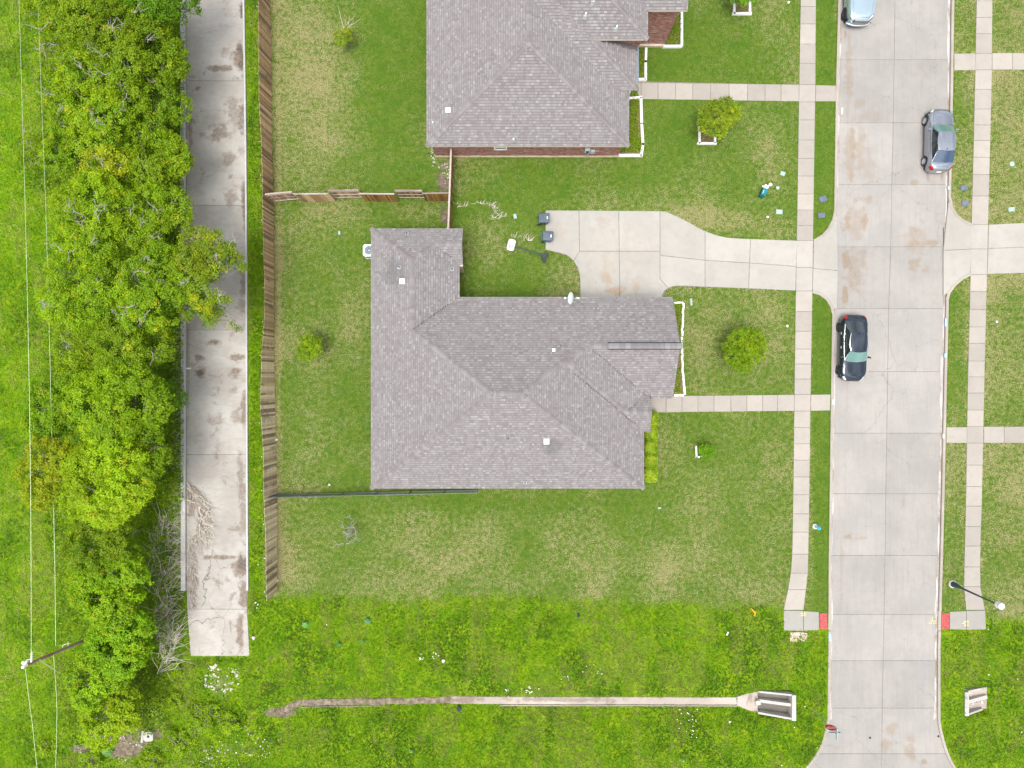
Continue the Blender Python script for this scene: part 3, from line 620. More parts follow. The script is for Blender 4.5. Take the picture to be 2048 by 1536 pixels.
# ------------------------------------------------------------ houses
def EX(px,h): return (px-1024)/S*(H-h)/H
def EY(py,h): return (768-py)/S*(H-h)/H
class Vol:
    def __init__(s,x0,x1,y0,y1,h,w=None,e=None,n=None,so=None,wover=None):
        s.x0=EX(x0,h); s.x1=EX(x1,h); s.y1=EY(y0,h); s.y0=EY(y1,h); s.h=h; s.pl=[]    # y1 = north
        if w: s.pl.append(('w',w,0,h-w*s.x0))
        if wover: s.pl.append(('w',wover[0],0,wover[1]-wover[0]*wover[2])); s.x0=wover[2]
        if e: s.pl.append(('e',-e,0,h+e*s.x1))
        if n: s.pl.append(('n',0,-n,h+n*s.y1))
        if so: s.pl.append(('s',0,so,h-so*s.y0))
    def z(s,x,y):
        if not(s.x0-1e-6<=x<=s.x1+1e-6 and s.y0-1e-6<=y<=s.y1+1e-6): return -1
        return min(a*x+b_*y+c for _,a,b_,c in s.pl)
def clip(poly,f):
    out=[]; n=len(poly)
    for i in range(n):
        p,q=poly[i],poly[(i+1)%n]; a,b_=f(p),f(q)
        if a>=0: out.append(p)
        if (a>=0)!=(b_>=0): t=a/(a-b_); out.append((p[0]+(q[0]-p[0])*t,p[1]+(q[1]-p[1])*t))
    return out
def clean(poly):
    out=[]
    for p in poly:
        if not out or abs(p[0]-out[-1][0])+abs(p[1]-out[-1][1])>1e-5: out.append(p)
    if len(out)>1 and abs(out[0][0]-out[-1][0])+abs(out[0][1]-out[-1][1])<1e-5: out.pop()
    return out
capmesh=MB(); w_=.17; l_=.155
capmesh.add([(-l_,-w_,-.055),(-l_,0,.03),(-l_,w_,-.055),(l_,-w_,-.04),(l_,0,.03),(l_,w_,-.04),(-l_,-w_,-.075),(-l_,w_,-.075),(l_,-w_,-.075),(l_,w_,-.075)],
  [(0,3,4,1),(1,4,5,2),(0,1,2,7,6),(3,8,9,5,4),(0,6,8,3),(2,5,9,7)])
capme=capmesh.mesh('ridge_shingle',M['cap'])
def roof(parent,vols,pref='roof'):
    deck=MB(); sh=MB(); rf=None
    hgt=lambda x,y,skip=None: max([v.z(x,y) for v in vols if v is not skip]+[-1])
    ridges=[]
    for vi,v in enumerate(vols):
        polys=[]
        for pi,(nm,a,b_,c) in enumerate(v.pl):
            poly=[(v.x0,v.y0),(v.x1,v.y0),(v.x1,v.y1),(v.x0,v.y1)]
            for qi,(nm2,a2,b2,c2) in enumerate(v.pl):
                if qi==pi: continue
                poly=clip(poly,lambda p:(a2*p[0]+b2*p[1]+c2)-(a*p[0]+b_*p[1]+c)+1e-9)
            poly=clean(poly)
            if len(poly)<3: polys.append(None); continue
            polys.append(poly)
            zf=lambda p:a*p[0]+b_*p[1]+c
            n=len(poly); vs=[(p[0],p[1],zf(p)-.012) for p in poly]+[(p[0],p[1],zf(p)-.20) for p in poly]
            fs=[tuple(range(n)),tuple(reversed(range(n,2*n)))]+[(i,n+i,n+(i+1)%n,(i+1)%n) for i in range(n)]
            b0=len(deck.f); deck.add(vs,fs,1); deck.m[b0]=0
            # shingle tabs
            ang=math.hypot(a,b_); dn=(-a/ang,-b_/ang)       # downhill
            al=(-dn[1],dn[0]); 
            u=lambda p:p[0]*al[0]+p[1]*al[1]; w=lambda p:p[0]*dn[0]+p[1]*dn[1]
            umin=min(map(u,poly)); umax=max(map(u,poly)); wmin=min(map(w,poly)); wmax=max(map(w,poly))
            wmax+=.0; ex=.158; row=0; wl_=wmax
            while wl_>wmin:
                wu=wl_-ex; x=umin-random.uniform(0,.3)
                while x<umax:
                    tw=random.choice((.10,.13,.16,.20,.25))
                    quad=[(al[0]*q[0]+dn[0]*q[1],al[1]*q[0]+dn[1]*q[1]) for q in((x,wu),(x,wl_),(x+tw-.006,wl_),(x+tw-.006,wu))]
                    x+=tw
                    cpt=(sum(q[0] for q in quad)/4,sum(q[1] for q in quad)/4)
                    zc=zf(cpt); hid=False
                    for vj,o in enumerate(vols):
                        if o is v: continue
                        zo=o.z(*cpt)
                        if zo>zc+.12: hid=True;break
                    if hid: continue
                    for i in range(n):
                        p0,p1=poly[i],poly[(i+1)%n]
                        quad=clip(quad,lambda p:(p1[0]-p0[0])*(p[1]-p0[1])-(p1[1]-p0[1])*(p[0]-p0[0])) if quad else quad
                    quad=clean(quad) if quad else quad
                    if len(quad)<3: continue
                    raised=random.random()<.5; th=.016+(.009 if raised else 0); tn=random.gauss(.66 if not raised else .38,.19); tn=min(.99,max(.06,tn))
                    m=len(quad); tv=[]
                    for q in quad:
                        k=(w(q)-wu)/ex; tv.append((q[0],q[1],zf(q)+.004+.0045*vi+th*max(0,k)))
                    bv=[(q[0],q[1],zf(q)-.012) for q in quad]
                    A=sum(quad[i][0]*quad[(i+1)%m][1]-quad[(i+1)%m][0]*quad[i][1] for i in range(m)); idx=list(range(m))
                    if A<0: idx.reverse()
                    if w(cpt)>wmin+.1:     # printed line at the tab head, also painting in the butt shadow
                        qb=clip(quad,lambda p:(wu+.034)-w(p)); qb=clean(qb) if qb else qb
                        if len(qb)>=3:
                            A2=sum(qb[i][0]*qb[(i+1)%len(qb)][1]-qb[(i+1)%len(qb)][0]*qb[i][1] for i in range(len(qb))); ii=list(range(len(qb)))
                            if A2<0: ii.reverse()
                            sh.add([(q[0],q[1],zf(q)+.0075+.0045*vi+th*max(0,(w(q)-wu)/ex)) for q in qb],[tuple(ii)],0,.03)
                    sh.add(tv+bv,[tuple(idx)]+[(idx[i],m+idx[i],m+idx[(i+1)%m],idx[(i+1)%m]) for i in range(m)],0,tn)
                wl_-=ex; row+=1
        # ridges and hips
        for i in range(len(v.pl)):
            if polys[i] is None: continue
            for j in range(i+1,len(v.pl)):
                if polys[j] is None: continue
                _,a,b_,c=v.pl[i]; _,a2,b2,c2=v.pl[j]; P=polys[i]
                for k in range(len(P)):
                    p,q=P[k],P[(k+1)%len(P)]
                    if all(abs((a-a2)*r[0]+(b_-b2)*r[1]+(c-c2))<1e-3 for r in(p,q)) and math.dist(p,q)>.3:
                        zp=a*p[0]+b_*p[1]+c; zq=a*q[0]+b_*q[1]+c
                        ridges.append((vi,Vector((*p,zp)),Vector((*q,zq))) if zp<=zq else (vi,Vector((*q,zq)),Vector((*p,zp))))
    rf=deck.obj('roof',[M['shingle'],M['fascia']],parent); s_=sh.obj('shingles',M['shingle'],rf); s_['kind']='stuff'
    ncap=0
    for vi,p,q in ridges:
        L=(q-p).length; d=(q-p).normalized(); k=int(L/.255); x=d; y=Vector((0,0,1)).cross(x).normalized(); z=x.cross(y)
        for i in range(k+1):
            c=p+d*(i*.255+.12)
            if (c-p).length>L: break
            zo=max([o.z(c.x,c.y) for oi,o in enumerate(vols) if oi!=vi]+[-1])
            if zo>c.z+.03: continue
            if any(oi>vi and abs(o.z(c.x,c.y)-c.z)<.02 for oi,o in enumerate(vols)): 
                # coplanar neighbour: keep only if it is a ridge of the union
                if min(hgt(c.x+dx,c.y+dy)-c.z for dx,dy in((y.x*.3,y.y*.3),(-y.x*.3,-y.y*.3)))>-.01: continue
            if max(hgt(c.x+dx,c.y+dy)-c.z for dx,dy in((y.x*.4,y.y*.4),(-y.x*.4,-y.y*.4)))>.04: continue
            if ncap>=298: break
            Mx=Matrix((( x.x,y.x,z.x,c.x),(x.y,y.y,z.y,c.y),(x.z,y.z,z.z,c.z+.022+random.uniform(0,.006)),(0,0,0,1)))
            link('ridge_shingle',capme,rf,Mx); ncap+=1
    print('caps',ncap,'tabs',len(sh.f)); return rf,hgt
def roofpt(hgt,px,py,up=0):
    h=3
    for _ in range(14): p=W(px,py,h+up); h=max(hgt(p.x,p.y),4. if h>4 else 2.9)
    return Vector((p.x,p.y,h))
def boxwall(b,x0,x1,y0,y1,z1,z0=-.05): b.prism([(x0,y0),(x1,y0),(x1,y1),(x0,y1)],z0,z1,0)
def window(par,c,w,h,nrm,fw=.07):
    """c centre on the wall face, nrm outward unit (x,y)"""
    rz=math.atan2(nrm[0],-nrm[1]) ; Mr=Matrix.Rotation(rz,4,'Z')   # local -y faces outward
    b=MB()
    for dx,dz,sx,sz in((0,h/2-fw/2,w,fw),(0,-h/2+fw/2,w,fw),(-w/2+fw/2,0,fw,h-2*fw),(w/2-fw/2,0,fw,h-2*fw),(0,0,w-2*fw,.035)):
        b.box(Vector(c)+Mr@Vector((dx,-.03,dz)),(sx,.08,sz),M=Mr)
    f=b.obj('window',M['white_paint'],par)
    b=MB(); b.box(Vector(c)+Mr@Vector((0,-.012,0)),(w-2*fw+.01,.02,h-2*fw+.01),M=Mr); b.obj('pane',M['glass'],f); return f
def roof_vent(rf,hgt,px,py,size=.36):
    p=roofpt(hgt,px,py,.15); b=MB(); b.lathe(p,[(size*.55,-.1),(size*.55,.08),(size*.5,.1)],4,M=Matrix.Rotation(R(45),4,'Z')); b.box(p+Vector((0,0,.14)),(size,size,.05)); b.box(p+Vector((0,0,.18)),(size*.8,size*.8,.04)); b.obj('roof_vent',M['white_metal'],rf)
def pipe_vent(rf,hgt,px,py,h=.4,r=.05,light=False,cone=False,base=True):
    p=roofpt(hgt,px,py,h*.5); b=MB()
    if base:
        e=.02; nx=(hgt(p.x+e,p.y)-hgt(p.x-e,p.y))/(2*e); ny=(hgt(p.x,p.y+e)-hgt(p.x,p.y-e))/(2*e)
        b.add([(p.x+a*.11,p.y+c*.11,p.z+nx*a*.11+ny*c*.11+.035+d) for d in(-.03,0) for a,c in((-1,-1),(1,-1),(1,1),(-1,1))],[(4,5,6,7),(0,1,5,4),(1,2,6,5),(2,3,7,6),(3,0,4,7)],1)
    if cone: b.lathe(p,[(.16,0),(.13,.06),(.06,.22)],12,mi=1)
    b.lathe(p,[(r,0),(r,h),(r*.7,h),(r*.7,h-.1)],12,mi=0)
    o=b.obj('pipe_vent',[M['white_metal'] if light else M['dark_steel'],M['steel'] if not light else M['steel']],rf,auto=40)

# ---- main house
house=thing('single_storey_house','large grey-shingled hip-roofed house in the middle of the lot, seen whole','house')
V=[Vol(742,1288,594,977,2.9,.43,.43,.55,.55),Vol(742,919,457,760,2.9,.43,.43,.55),Vol(820,925.5,457,529,2.9,None,None,.55,.55),
   Vol(1000,1300,594,862,2.9,None,.43,.55,.55),Vol(1180,1299,783,862.6,2.905,None,None,.55,.55),Vol(1150,1345,594,797,2.9,None,None,.55,.55)]
rf,hA=roof(house,V)
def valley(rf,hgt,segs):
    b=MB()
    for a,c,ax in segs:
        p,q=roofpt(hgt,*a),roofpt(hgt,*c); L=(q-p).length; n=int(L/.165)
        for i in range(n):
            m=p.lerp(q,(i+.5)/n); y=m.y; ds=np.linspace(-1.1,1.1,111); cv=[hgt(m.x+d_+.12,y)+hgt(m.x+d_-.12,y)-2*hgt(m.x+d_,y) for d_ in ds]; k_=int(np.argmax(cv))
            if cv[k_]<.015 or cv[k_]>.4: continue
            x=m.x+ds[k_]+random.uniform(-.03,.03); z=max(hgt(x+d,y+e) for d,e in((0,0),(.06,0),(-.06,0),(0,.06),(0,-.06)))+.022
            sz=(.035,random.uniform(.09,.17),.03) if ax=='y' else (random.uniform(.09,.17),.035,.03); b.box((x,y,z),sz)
    o=b.obj('valley_shade_ticks',M['valley_shade'],rf); o['kind']='stuff'
M['valley_shade']=simple('painted_valley_shade',(.07,.06,.06),.95)  # dark ticks added for the shade in the stepped valley cuts
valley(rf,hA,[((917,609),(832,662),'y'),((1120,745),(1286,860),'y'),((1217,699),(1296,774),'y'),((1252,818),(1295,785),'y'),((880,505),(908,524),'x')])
# ridge vent of the garage gable
p0=roofpt(hA,1216,693.5); p1=roofpt(hA,1348,693.5); p0.y=p1.y=(EY(594,2.9)+EY(797,2.9))/2
b=MB(); zr=hA((p0.x+p1.x)/2,p0.y)+.05; n=13
vent=link('ridge_vent',None,rf)
b=MB()
for s_ in(-1,1): b.box(Vector(((p0.x+p1.x)/2,p0.y+s_*.21,zr-.07)),(p1.x-p0.x,.035,.11),M=Matrix.Rotation(R(-s_*28),4,'X'),mi=0)
b.box(Vector((p0.x,p0.y,zr-.05)),(.03,.42,.07)); b.obj('vent_edge',M['dark_steel'],rf)
for i in range(n):
    w0=(p1.x-p0.x)/n; b=MB(); x=p0.x+w0*(i+.5); b.add([(x-w0/2+.01,p0.y-.19,zr-.04),(x+w0/2-.01,p0.y-.19,zr-.04),(x+w0/2-.01,p0.y,zr+.05),(x-w0/2+.01,p0.y,zr+.05),(x+w0/2-.01,p0.y+.19,zr-.04),(x-w0/2+.01,p0.y+.19,zr-.04)],[(0,1,2,3),(3,2,4,5),(0,3,5),(1,4,2),(0,5,4,1)]); b.obj('ridge_shingle',M['cap'],rf)
bpy.data.objects.remove(vent)
for x,y in((804,562.5),(1093,883)): roof_vent(rf,hA,x,y,.36)
roof_vent(rf,hA,1107.5,700,.2)
for x,y in((813,466),(797.5,534),(904,538),(1121,691),(1016,877.5),(1050,966)): pipe_vent(rf,hA,x,y,.32,.045,base=(x not in(1016,1121)))
b=MB(); ins=.30
def vw(v,z=2.75,i=ins): boxwall(b,v.x0+i,v.x1-i,v.y0+i,v.y1-i,z)
vw(V[0]); vw(V[1]); boxwall(b,V[2].x0,V[2].x1-.3,V[2].y0+.3,V[2].y1-.3,2.75); boxwall(b,V[5].x0,V[5].x1-.3,V[5].y0+.3,V[5].y1-.3,2.75)
boxwall(b,V[3].x0,V[3].x1-1.6,V[3].y0+.3,V[3].y1-.3,2.75)
def gable(v,x): # triangular gable wall facing east
    ym=(v.y0+v.y1)/2; rise=.55*(v.y1-v.y0)/2; z=v.h
    y0,y1=v.y0+.3,v.y1-.3; zt=z+rise-.2; zb=z-.18+.3*.55-.15
    b.add([(x,y0,2.6),(x,y1,2.6),(x,y1,zb),(x,ym,zt),(x,y0,zb)]+[(x-.2,y0,2.6),(x-.2,y1,2.6),(x-.2,y1,zb),(x-.2,ym,zt),(x-.2,y0,zb)],[(0,1,2,3,4),(9,8,7,6,5),(0,5,6,1),(1,6,7,2),(2,7,8,3),(3,8,9,4),(4,9,5,0)])
gable(V[2],V[2].x1-.29); gable(V[5],V[5].x1-.29); gable(V[4],V[4].x1-.35)
b.obj('wall',M['brick_tex'],house)
# porch post, doors, windows (mostly under the eaves, seen from other sides)
b=MB(); b.box((V[4].x1-.45,V[4].y0+.35,1.4),(.35,.35,2.8)); b.obj('porch_post',M['brick_tex'],house)
b=MB(); b.box((V[4].x1-.45,V[4].y1-.2,1.4),(.35,.35,2.8)); b.obj('porch_post',M['brick_tex'],house)
p=W(903,533,2.4); b=MB(); b.box((V[1].x1-.1,p.y+.08,1.35),(.34,.2,2.7)); b.box((V[1].x1+.12,p.y+.05,2.64),(.2,.22,.2),mi=0); b.obj('trim_post',M['stone_trim'],house)
yN=V[0].y1-.3
for x in(EX(1190,0)+.6,EX(1280,0)-.2):
    o=link('garage_door',None,house)
    bpy.data.objects.remove(o)
    f=MB(); f.box((x+.3,yN+.01,1.15),(2.6,.06,2.2)); f=f.obj('garage_door',M['white_metal'],house)
    for k in range(4):
        q=MB(); q.box((x+.3,yN+.045,.32+k*.55),(2.56,.03,.51)); q.obj('panel',M['white_metal'],f)
for c,w,h,nr in (((V[0].x0+.3,-3.,1.5),1.5,1.4,(-1,0)),((V[0].x0+.3,2.,1.5),1.5,1.4,(-1,0)),((V[0].x0+.3,6.,1.5),1.2,1.2,(-1,0)),((-4.,V[0].y0+.3,1.5),1.4,1.4,(0,-1)),((1.5,V[0].y0+.3,1.5),1.4,1.4,(0,-1)),((5.5,V[0].y0+.3,1.5),1.,1.,(0,-1)),((V[0].x1-.3,-5.2,1.5),1.8,1.6,(1,0)),((V[5].x1-.3,2.5,1.5),1.5,1.5,(1,0)),((-5.,V[1].y1-.3,1.6),1.,.9,(0,1))):
    window(house,c,w,h,nr)
b=MB(); b.box((V[3].x1-1.58,-1.4,1.05),(.06,1.,2.1)); d=b.obj('front_door',simple('dark_wood_door',(.09,.035,.02),.5),house)
b=MB(); b.box((V[3].x1-1.52,-1.05,1.0),(.05,.05,.18)); b.obj('handle',M['steel'],d)
# ---- neighbour house to the north
hb=thing('single_storey_house','red brick house with grey hip roof, cut off by the top edge of the photo','house')
x0A=EX(853,2.9)
VB=[Vol(853,1258,30,292,2.9,.43,.43,None,.55),Vol(853,1275,-620,178,3.3,None,.43,.55,.55,wover=(.43,2.9,x0A)),
    Vol(1120,1296,-560,78,4.73,None,.43,.55,.55),Vol(1200,1376,-500,20,4.75,None,.43,.55,.55)]
rb,hB=roof(hb,VB)
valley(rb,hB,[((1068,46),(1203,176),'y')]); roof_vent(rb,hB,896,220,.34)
for x,y in((866,246),(1027,279)): pipe_vent(rb,hB,x,y,.35,.05,light=True,cone=True,base=False)
for x,y in((1171,31),(1233,56),(1187,2)): pipe_vent(rb,hB,x,y,.5,.06,light=True,cone=True,base=True)
b=MB(); wy=-7.6/S
A=VB[0]; boxwall(b,A.x0+.28,A.x1-.28,A.y0+.36,A.y1,2.8); B2=VB[1]; boxwall(b,B2.x0+.28,B2.x1-.28,B2.y0+.3,B2.y1-.3,3.0)
B3=VB[2]; boxwall(b,B3.x0,B3.x1-.26,B3.y0+.36,B3.y1-.3,4.5); B4=VB[3]; boxwall(b,B4.x0,B4.x1-.4,B4.y0+.32,B4.y1-.3,4.5)
core=b.obj('wall',M['mortar'],hb)
def bricks(par,xa,xb,y,z0,z1,skips=(),axis='x',sgn=-1):
    bb=MB(); r=0; z=z0
    while z<z1-.02:
        x=xa-(.105 if r%2 else 0)
        while x<xb:
            a,c=max(x,xa),min(x+.2,xb)
            if c-a>.03 and not any(s[0]<(a+c)/2<s[1] and s[2]<z+.03<s[3] for s in skips):
                m=(a+c)/2; hh=min(.066,z1-z); 
                if axis=='x': bb.box((m,y+sgn*.012,z+hh/2),(c-a-.004,.03,hh),tone=random.random()*.98+.01)
                else: bb.box((y+sgn*.012,m,z+hh/2),(.03,c-a-.004,hh),tone=random.random()*.98+.01)
            x+=.21
        z+=.076; r+=1
    o=bb.obj('bricks',M['brick'],par); o['kind']='stuff'; return o
wx=W(1001,294,1.9); win=(wx.x-.47,wx.x+.47,1.42,2.35)
yA=A.y0+.36
bricks(core,A.x0+.28,A.x1-.28,yA,.22,2.75,[win]); bricks(core,B3.x1-3.2,B3.x1-.26,B3.y0+.36,.2,4.5); bricks(core,B3.x1-.26,B4.x1-.4,B4.y0+.32,.2,4.5)
window(hb,(wx.x,yA-.02,1.89),.94,.93,(0,-1),.1)
b=MB(); b.box(((A.x0+A.x1)/2,yA-.01,.09),(A.x1-A.x0-.5,.12,.22)); b.obj('plinth',M['stone_trim'],hb)
b=MB(); b.box(((B3.x1-.26+B4.x1-.4)/2-.35,B4.y0+.28,.09),(B4.x1-.4-B3.x1+.26+.7,.26,.26)); b.obj('plinth',M['stone_trim'],hb)
p=W(1250,182,2.9); b=MB(); b.box((p.x,B2.y0+.25,1.55),(.9,.24,3.1)); b.obj('porch_column',M['white_paint'],hb)
b=MB(); b.tube([(B2.x1+.05,B2.y1-14.2,B2.h-.08),(B2.x1+.05,B2.y0+.5,B2.h-.08)],.06,6); b.obj('gutter',M['flashing'],hb)
# flashings along the raking roof edges
b=MB(); q0=Vector((A.x1,B2.y0-.02,2.95)); zt=hB(A.x1-2.2,B2.y0-.3)
# electric meter boxes on the south wall
mb=link('electric_meter',None); mb.parent=hb; mp=W(1174,303,1.35)
bpy.data.objects.remove(mb)
b=MB(); b.box((mp.x,yA-.14,1.55),(.36,.2,.5)); b.box((mp.x+.42,yA-.1,1.2),(.32,.14,.42)); b.lathe((mp.x,yA-.26,1.6),[(.09,0),(.09,.06),(.07,.08)],14,mi=1,M=Matrix.Rotation(R(90),4,'X')); b.tube([(mp.x+.16,yA-.1,1.3),(mp.x+.16,yA-.1,0)],.035,8,mi=0); b.tube([(mp.x+.6,yA-.1,1.3),(mp.x+.85,yA-.1,1.3)],.02,6); b.obj('electric_meter',[simple('meter_grey',(.42,.47,.5),.5),M['black']],hb)

# ------------------------------------------------------------ satellite dish, air conditioner
def dishm():
    p=roofpt(hA,1156,598,.2); d=thing('satellite_dish','pale oval satellite dish on the edge of the garage roof above the driveway','satellite dish')
    b=MB(); b.tube([p+Vector((0,0,0)),p+Vector((-.02,0,.42)),p+Vector((-.4,0,.55))],.03,8); b.box(p+Vector((0,0,.02)),(.22,.3,.04)); b.obj('mast',M['steel'],d)
    Mr=Matrix.Rotation(R(-68),4,'Y')@Matrix.Scale(1.0,4); b=MB(); c=p+Vector((-.46,0,.58))
    prof=[(.02,.0),(.15,.012),(.28,.045),(.40,.095),(.42,.10),(.40,.085),(.28,.03),(.15,-.005),(.02,-.02)]
    b.lathe(c,prof,28,M=Mr); b.obj('reflector',M['dish'],d,smooth=True)
    b=MB(); b.tube([c+Vector((0,0,-.3)),c+Vector((-.45,0,.05))],.015,6); b.box(c+Vector((-.47,0,.07)),(.1,.1,.08)); b.obj('feed_arm',M['steel'],d)
dishm()
def aircon():
    c=W(739,500.5,0.0); k=(H-.8)/H; c=Vector(((738-1024)/S*k,(768-500.5)/S*k,0)); a=thing('air_conditioner','square white outdoor air conditioner with round fan grille tucked beside the west eave','air conditioner',loc=c)
    b=MB(); w=.44; pr=[(-w,-w+.12),(-w+.12,-w),(w-.12,-w),(w,-w+.12),(w,w-.12),(w-.12,w),(-w+.12,w),(-w,w-.12)]; b.prism([(x*1.1,y*1.1) for x,y in pr],-.0,.06); b.obj('pad',M['headwall'],a)
    b=MB(); b.prism(pr,.06,.72)
    b.obj('casing',simple('condenser_side',(.3,.35,.38),.5),a)
    b=MB(); n=32; o=[]; 
    vs=[]; fs=[]
    for k_ in range(n):
        an=2*math.pi*k_/n; ca,sa=math.cos(an),math.sin(an); rr=min(w/max(abs(ca),abs(sa)),w*1.24); vs+=[(rr*ca,rr*sa,.72),(rr*ca,rr*sa,.79),(.33*ca,.33*sa,.80),(.33*ca,.33*sa,.70)]
    for k_ in range(n):
        i=4*k_; j=4*((k_+1)%n)
        for q in range(3): fs.append((i+q,j+q,j+q+1,i+q+1))
    b.add(vs,fs); b.obj('top_panel',M['white_metal'],a)
    b=MB(); b.lathe((0,0,.64),[(.34,0),(.34,.01)],24); b.obj('well',M['dark_steel'],a)
    b=MB(); b.lathe((0,0,.66),[(.06,0),(.06,.07),(.04,.08)],12)
    f=b.obj('fan_hub',M['white_metal'],a)
    for k_ in range(4):
        b=MB(); Mr=Matrix.Rotation(R(90*k_+35),4,'Z')@Matrix.Rotation(R(14),4,'X'); b.box(Mr@Vector((.17,0,.69)),(.24,.12,.012),M=Mr); b.obj('fan_blade',M['white_metal'],a)
    b=MB()
    for k_ in range(24): an=2*math.pi*k_/24; b.tube([(.05*math.cos(an),.05*math.sin(an),.80),(.335*math.cos(an),.335*math.sin(an),.80)],.004,4)
    for r_ in(.12,.2,.28): b.tube([(r_*math.cos(2*math.pi*q/24),r_*math.sin(2*math.pi*q/24),.803) for q in range(25)],.004,4)
    b.obj('grille',M['dark_steel'],a)
aircon()

# ------------------------------------------------------------ fences
bmesh_cache={}
def board_mesh(h,w=.135,mat='fence_wood',ear=True):
    k=(round(h,2),w,mat)
    if k not in bmesh_cache:
        b=MB(); e=.03; t=.01; sh_=[(-w/2,0),(w/2,0),(w/2,h-e),(w/2-e,h),(-w/2+e,h),(-w/2,h-e)]
        vs=[(x,-t,z) for x,z in sh_]+[(x,t,z) for x,z in sh_]; fs=[tuple(range(6)),tuple(reversed(range(6,12)))]+[(i,i+6,(i+1)%6+6,(i+1)%6) for i in range(6)]
        b.add(vs,fs); bmesh_cache[k]=b.mesh('fence_board',M[mat])
    return bmesh_cache[k]
def orient(base,top,along):
    z=(top-base); L=z.length; z.normalize(); x=(along-z*along.dot(z)).normalized(); y=z.cross(x)
    return Matrix(((x.x,y.x,z.x,base.x),(x.y,y.y,z.y,base.y),(x.z,y.z,z.z,base.z),(0,0,0,1)))
FT=[(-150,514),(0,516.8),(100,517.6),(200,518),(270,522.3),(340,524.5),(420,525.6),(500,527),(550,528.8),(600,530),(650,527.8),(700,523.8),(780,521.3),(820,520.8),(850,523),(900,526.6),(980,527),(1080,531.6),(1190,533)]
FB=[(-150,538),(0,540),(100,542),(300,544),(400,547),(560,547.7),(700,548),(800,550),(900,552.2),(1000,554.5),(1190,554)]
HT=1.86
def long_fence(name,label,ya,yb,rails=True):
    f=thing(name,label,'fence'); y=W(0,ya).y; yend=W(0,yb).y; i=0
    while y>yend:
        pyb=768-y*S; bx=itp(pyb,FB); base=Vector(((bx-1024)/S,y,0)); 
        pyt=768-y*S*H/(H-HT); tx=itp(pyt,FT); k=(H-HT)/H; top=Vector(((tx-1024)/S*k,y-.02,HT))
        h=HT+random.uniform(-.012,.012); Mx=orient(base+Vector((random.uniform(-.006,.006),0,0)),top,Vector((0,1,0)))@Matrix.Rotation(random.gauss(0,.006),4,'Y')
        link('fence_board',board_mesh(1.87),f,Mx); y-=.1405; i+=1
    print(name,i)
    # back rails and steel posts on the alley side
    ys=np.arange(W(0,ya).y,yend-.01,-2.4)
    for zz in(.3,.95,1.6):
        b=MB(); pts=[]
        for y in list(ys)+[yend]:
            pyb=768-y*S; base=Vector(((itp(pyb,FB)-1024)/S,y,0)); pyt=768-y*S*H/(H-HT); k=(H-HT)/H; top=Vector(((itp(pyt,FT)-1024)/S*k,y,HT)); pts.append(base.lerp(top,zz/HT)+Vector((-.04,0,0)))
        b.tube(pts,.032,4); b.obj('rail',M['rail_wood'],f)
    for y in ys:
        pyb=768-y*S; base=Vector(((itp(pyb,FB)-1024)/S-.1,y,0)); pyt=768-y*S*H/(H-HT); k=(H-HT)/H; top=Vector(((itp(pyt,FT)-1024)/S*k-.1,y,HT+.04))
        b=MB(); b.tube([base,base.lerp(top,1.0)],.03,8); b.obj('post',M['steel'],f)
long_fence('board_fence','weathered brown board fence behind the northern yard, from the photo top to the cross fence',-150,388)
long_fence('board_fence','long leaning greyish board fence between the main lot and the alley, below the cross fence',389,1184)
# cross fence, alternate panels board side and rail side
cf=thing('board_fence','short cross fence of alternating board and rail panels between the two back yards','fence')
HC=1.75; kc=H/(H-HC)
segs=[((550,404),(601,399.5),0,-10),((604,402.5),(672,402),1,0),((671,397),(729,396),0,0),((731,402),(798,402.5),1,0),((799,396.5),(851,397),0,0),((852,401.5),(903,400.5),1,0)]
for (a,c,side,_) in segs:
    A_,C_=W(*a),W(*c); d=C_-A_; L=d.length; d.normalize(); n=Vector((d.y,-d.x,0)); n=n if n.y<0 else -n   # n points south
    cnt=max(1,int(L/.1405)); mt='fence_wood' if a[0]<700 else 'fence_wood_new'
    off_=n*(-.05 if side==0 else .03)
    for i in range(cnt):
        base=A_+d*((i+.5)*L/cnt)+off_; link('fence_board',board_mesh(1.77,.135,mt),cf,orient(base,base+Vector((random.uniform(-.02,.02),0,HC)),d)@Matrix.Rotation(random.gauss(0,.008),4,'Y'))
    for zz in(.22,.88,1.55):
        o2=n*(.0 if side==0 else -.03); b=MB(); p=A_+o2+Vector((0,0,zz)); q=C_+o2+Vector((0,0,zz)); m=(p+q)/2
        b.box(m,(L,.04,.09),rz=math.atan2(d.y,d.x)); b.obj('rail',M['rail_wood'],cf)
    b=MB(); b.tube([A_,A_+Vector((0,0,HC+.04))],.03,8); b.obj('post',M['steel'],cf)
    b=MB(); m=(A_+C_)/2+Vector((0,0,HC+.03))+off_*.5; b.box(m,(L,.10,.025),rz=math.atan2(d.y,d.x)); b.obj('top_rail',M['rail_wood'],cf)
sf=thing('board_fence','narrow yellow-brown side fence running from the brick house to the corner of the grey roof','fence')
A_,C_=W(907.5,316),W(902,470); L=(C_-A_).length; d=(C_-A_).normalized(); cnt=int(L/.1405)
for i in range(cnt):
    base=A_+d*((i+.5)*L/cnt); link('fence_board',board_mesh(1.77,.135,'fence_wood_new'),sf,orient(base,base+Vector((.02,0,HC)),d)@Matrix.Rotation(random.gauss(0,.008),4,'Y'))
for zz in(.3,.9,1.5):
    b=MB(); m=(A_+C_)/2+Vector((-.04,0,zz)); b.box(m,(L,.04,.09),rz=math.atan2(d.y,d.x)); b.obj('rail',M['rail_wood'],sf)
b=MB(); b.box((A_+C_)/2+Vector((-.02,0,HC+.03)),(L,.12,.03),rz=math.atan2(d.y,d.x)); b.obj('top_rail',M['rail_wood'],sf)
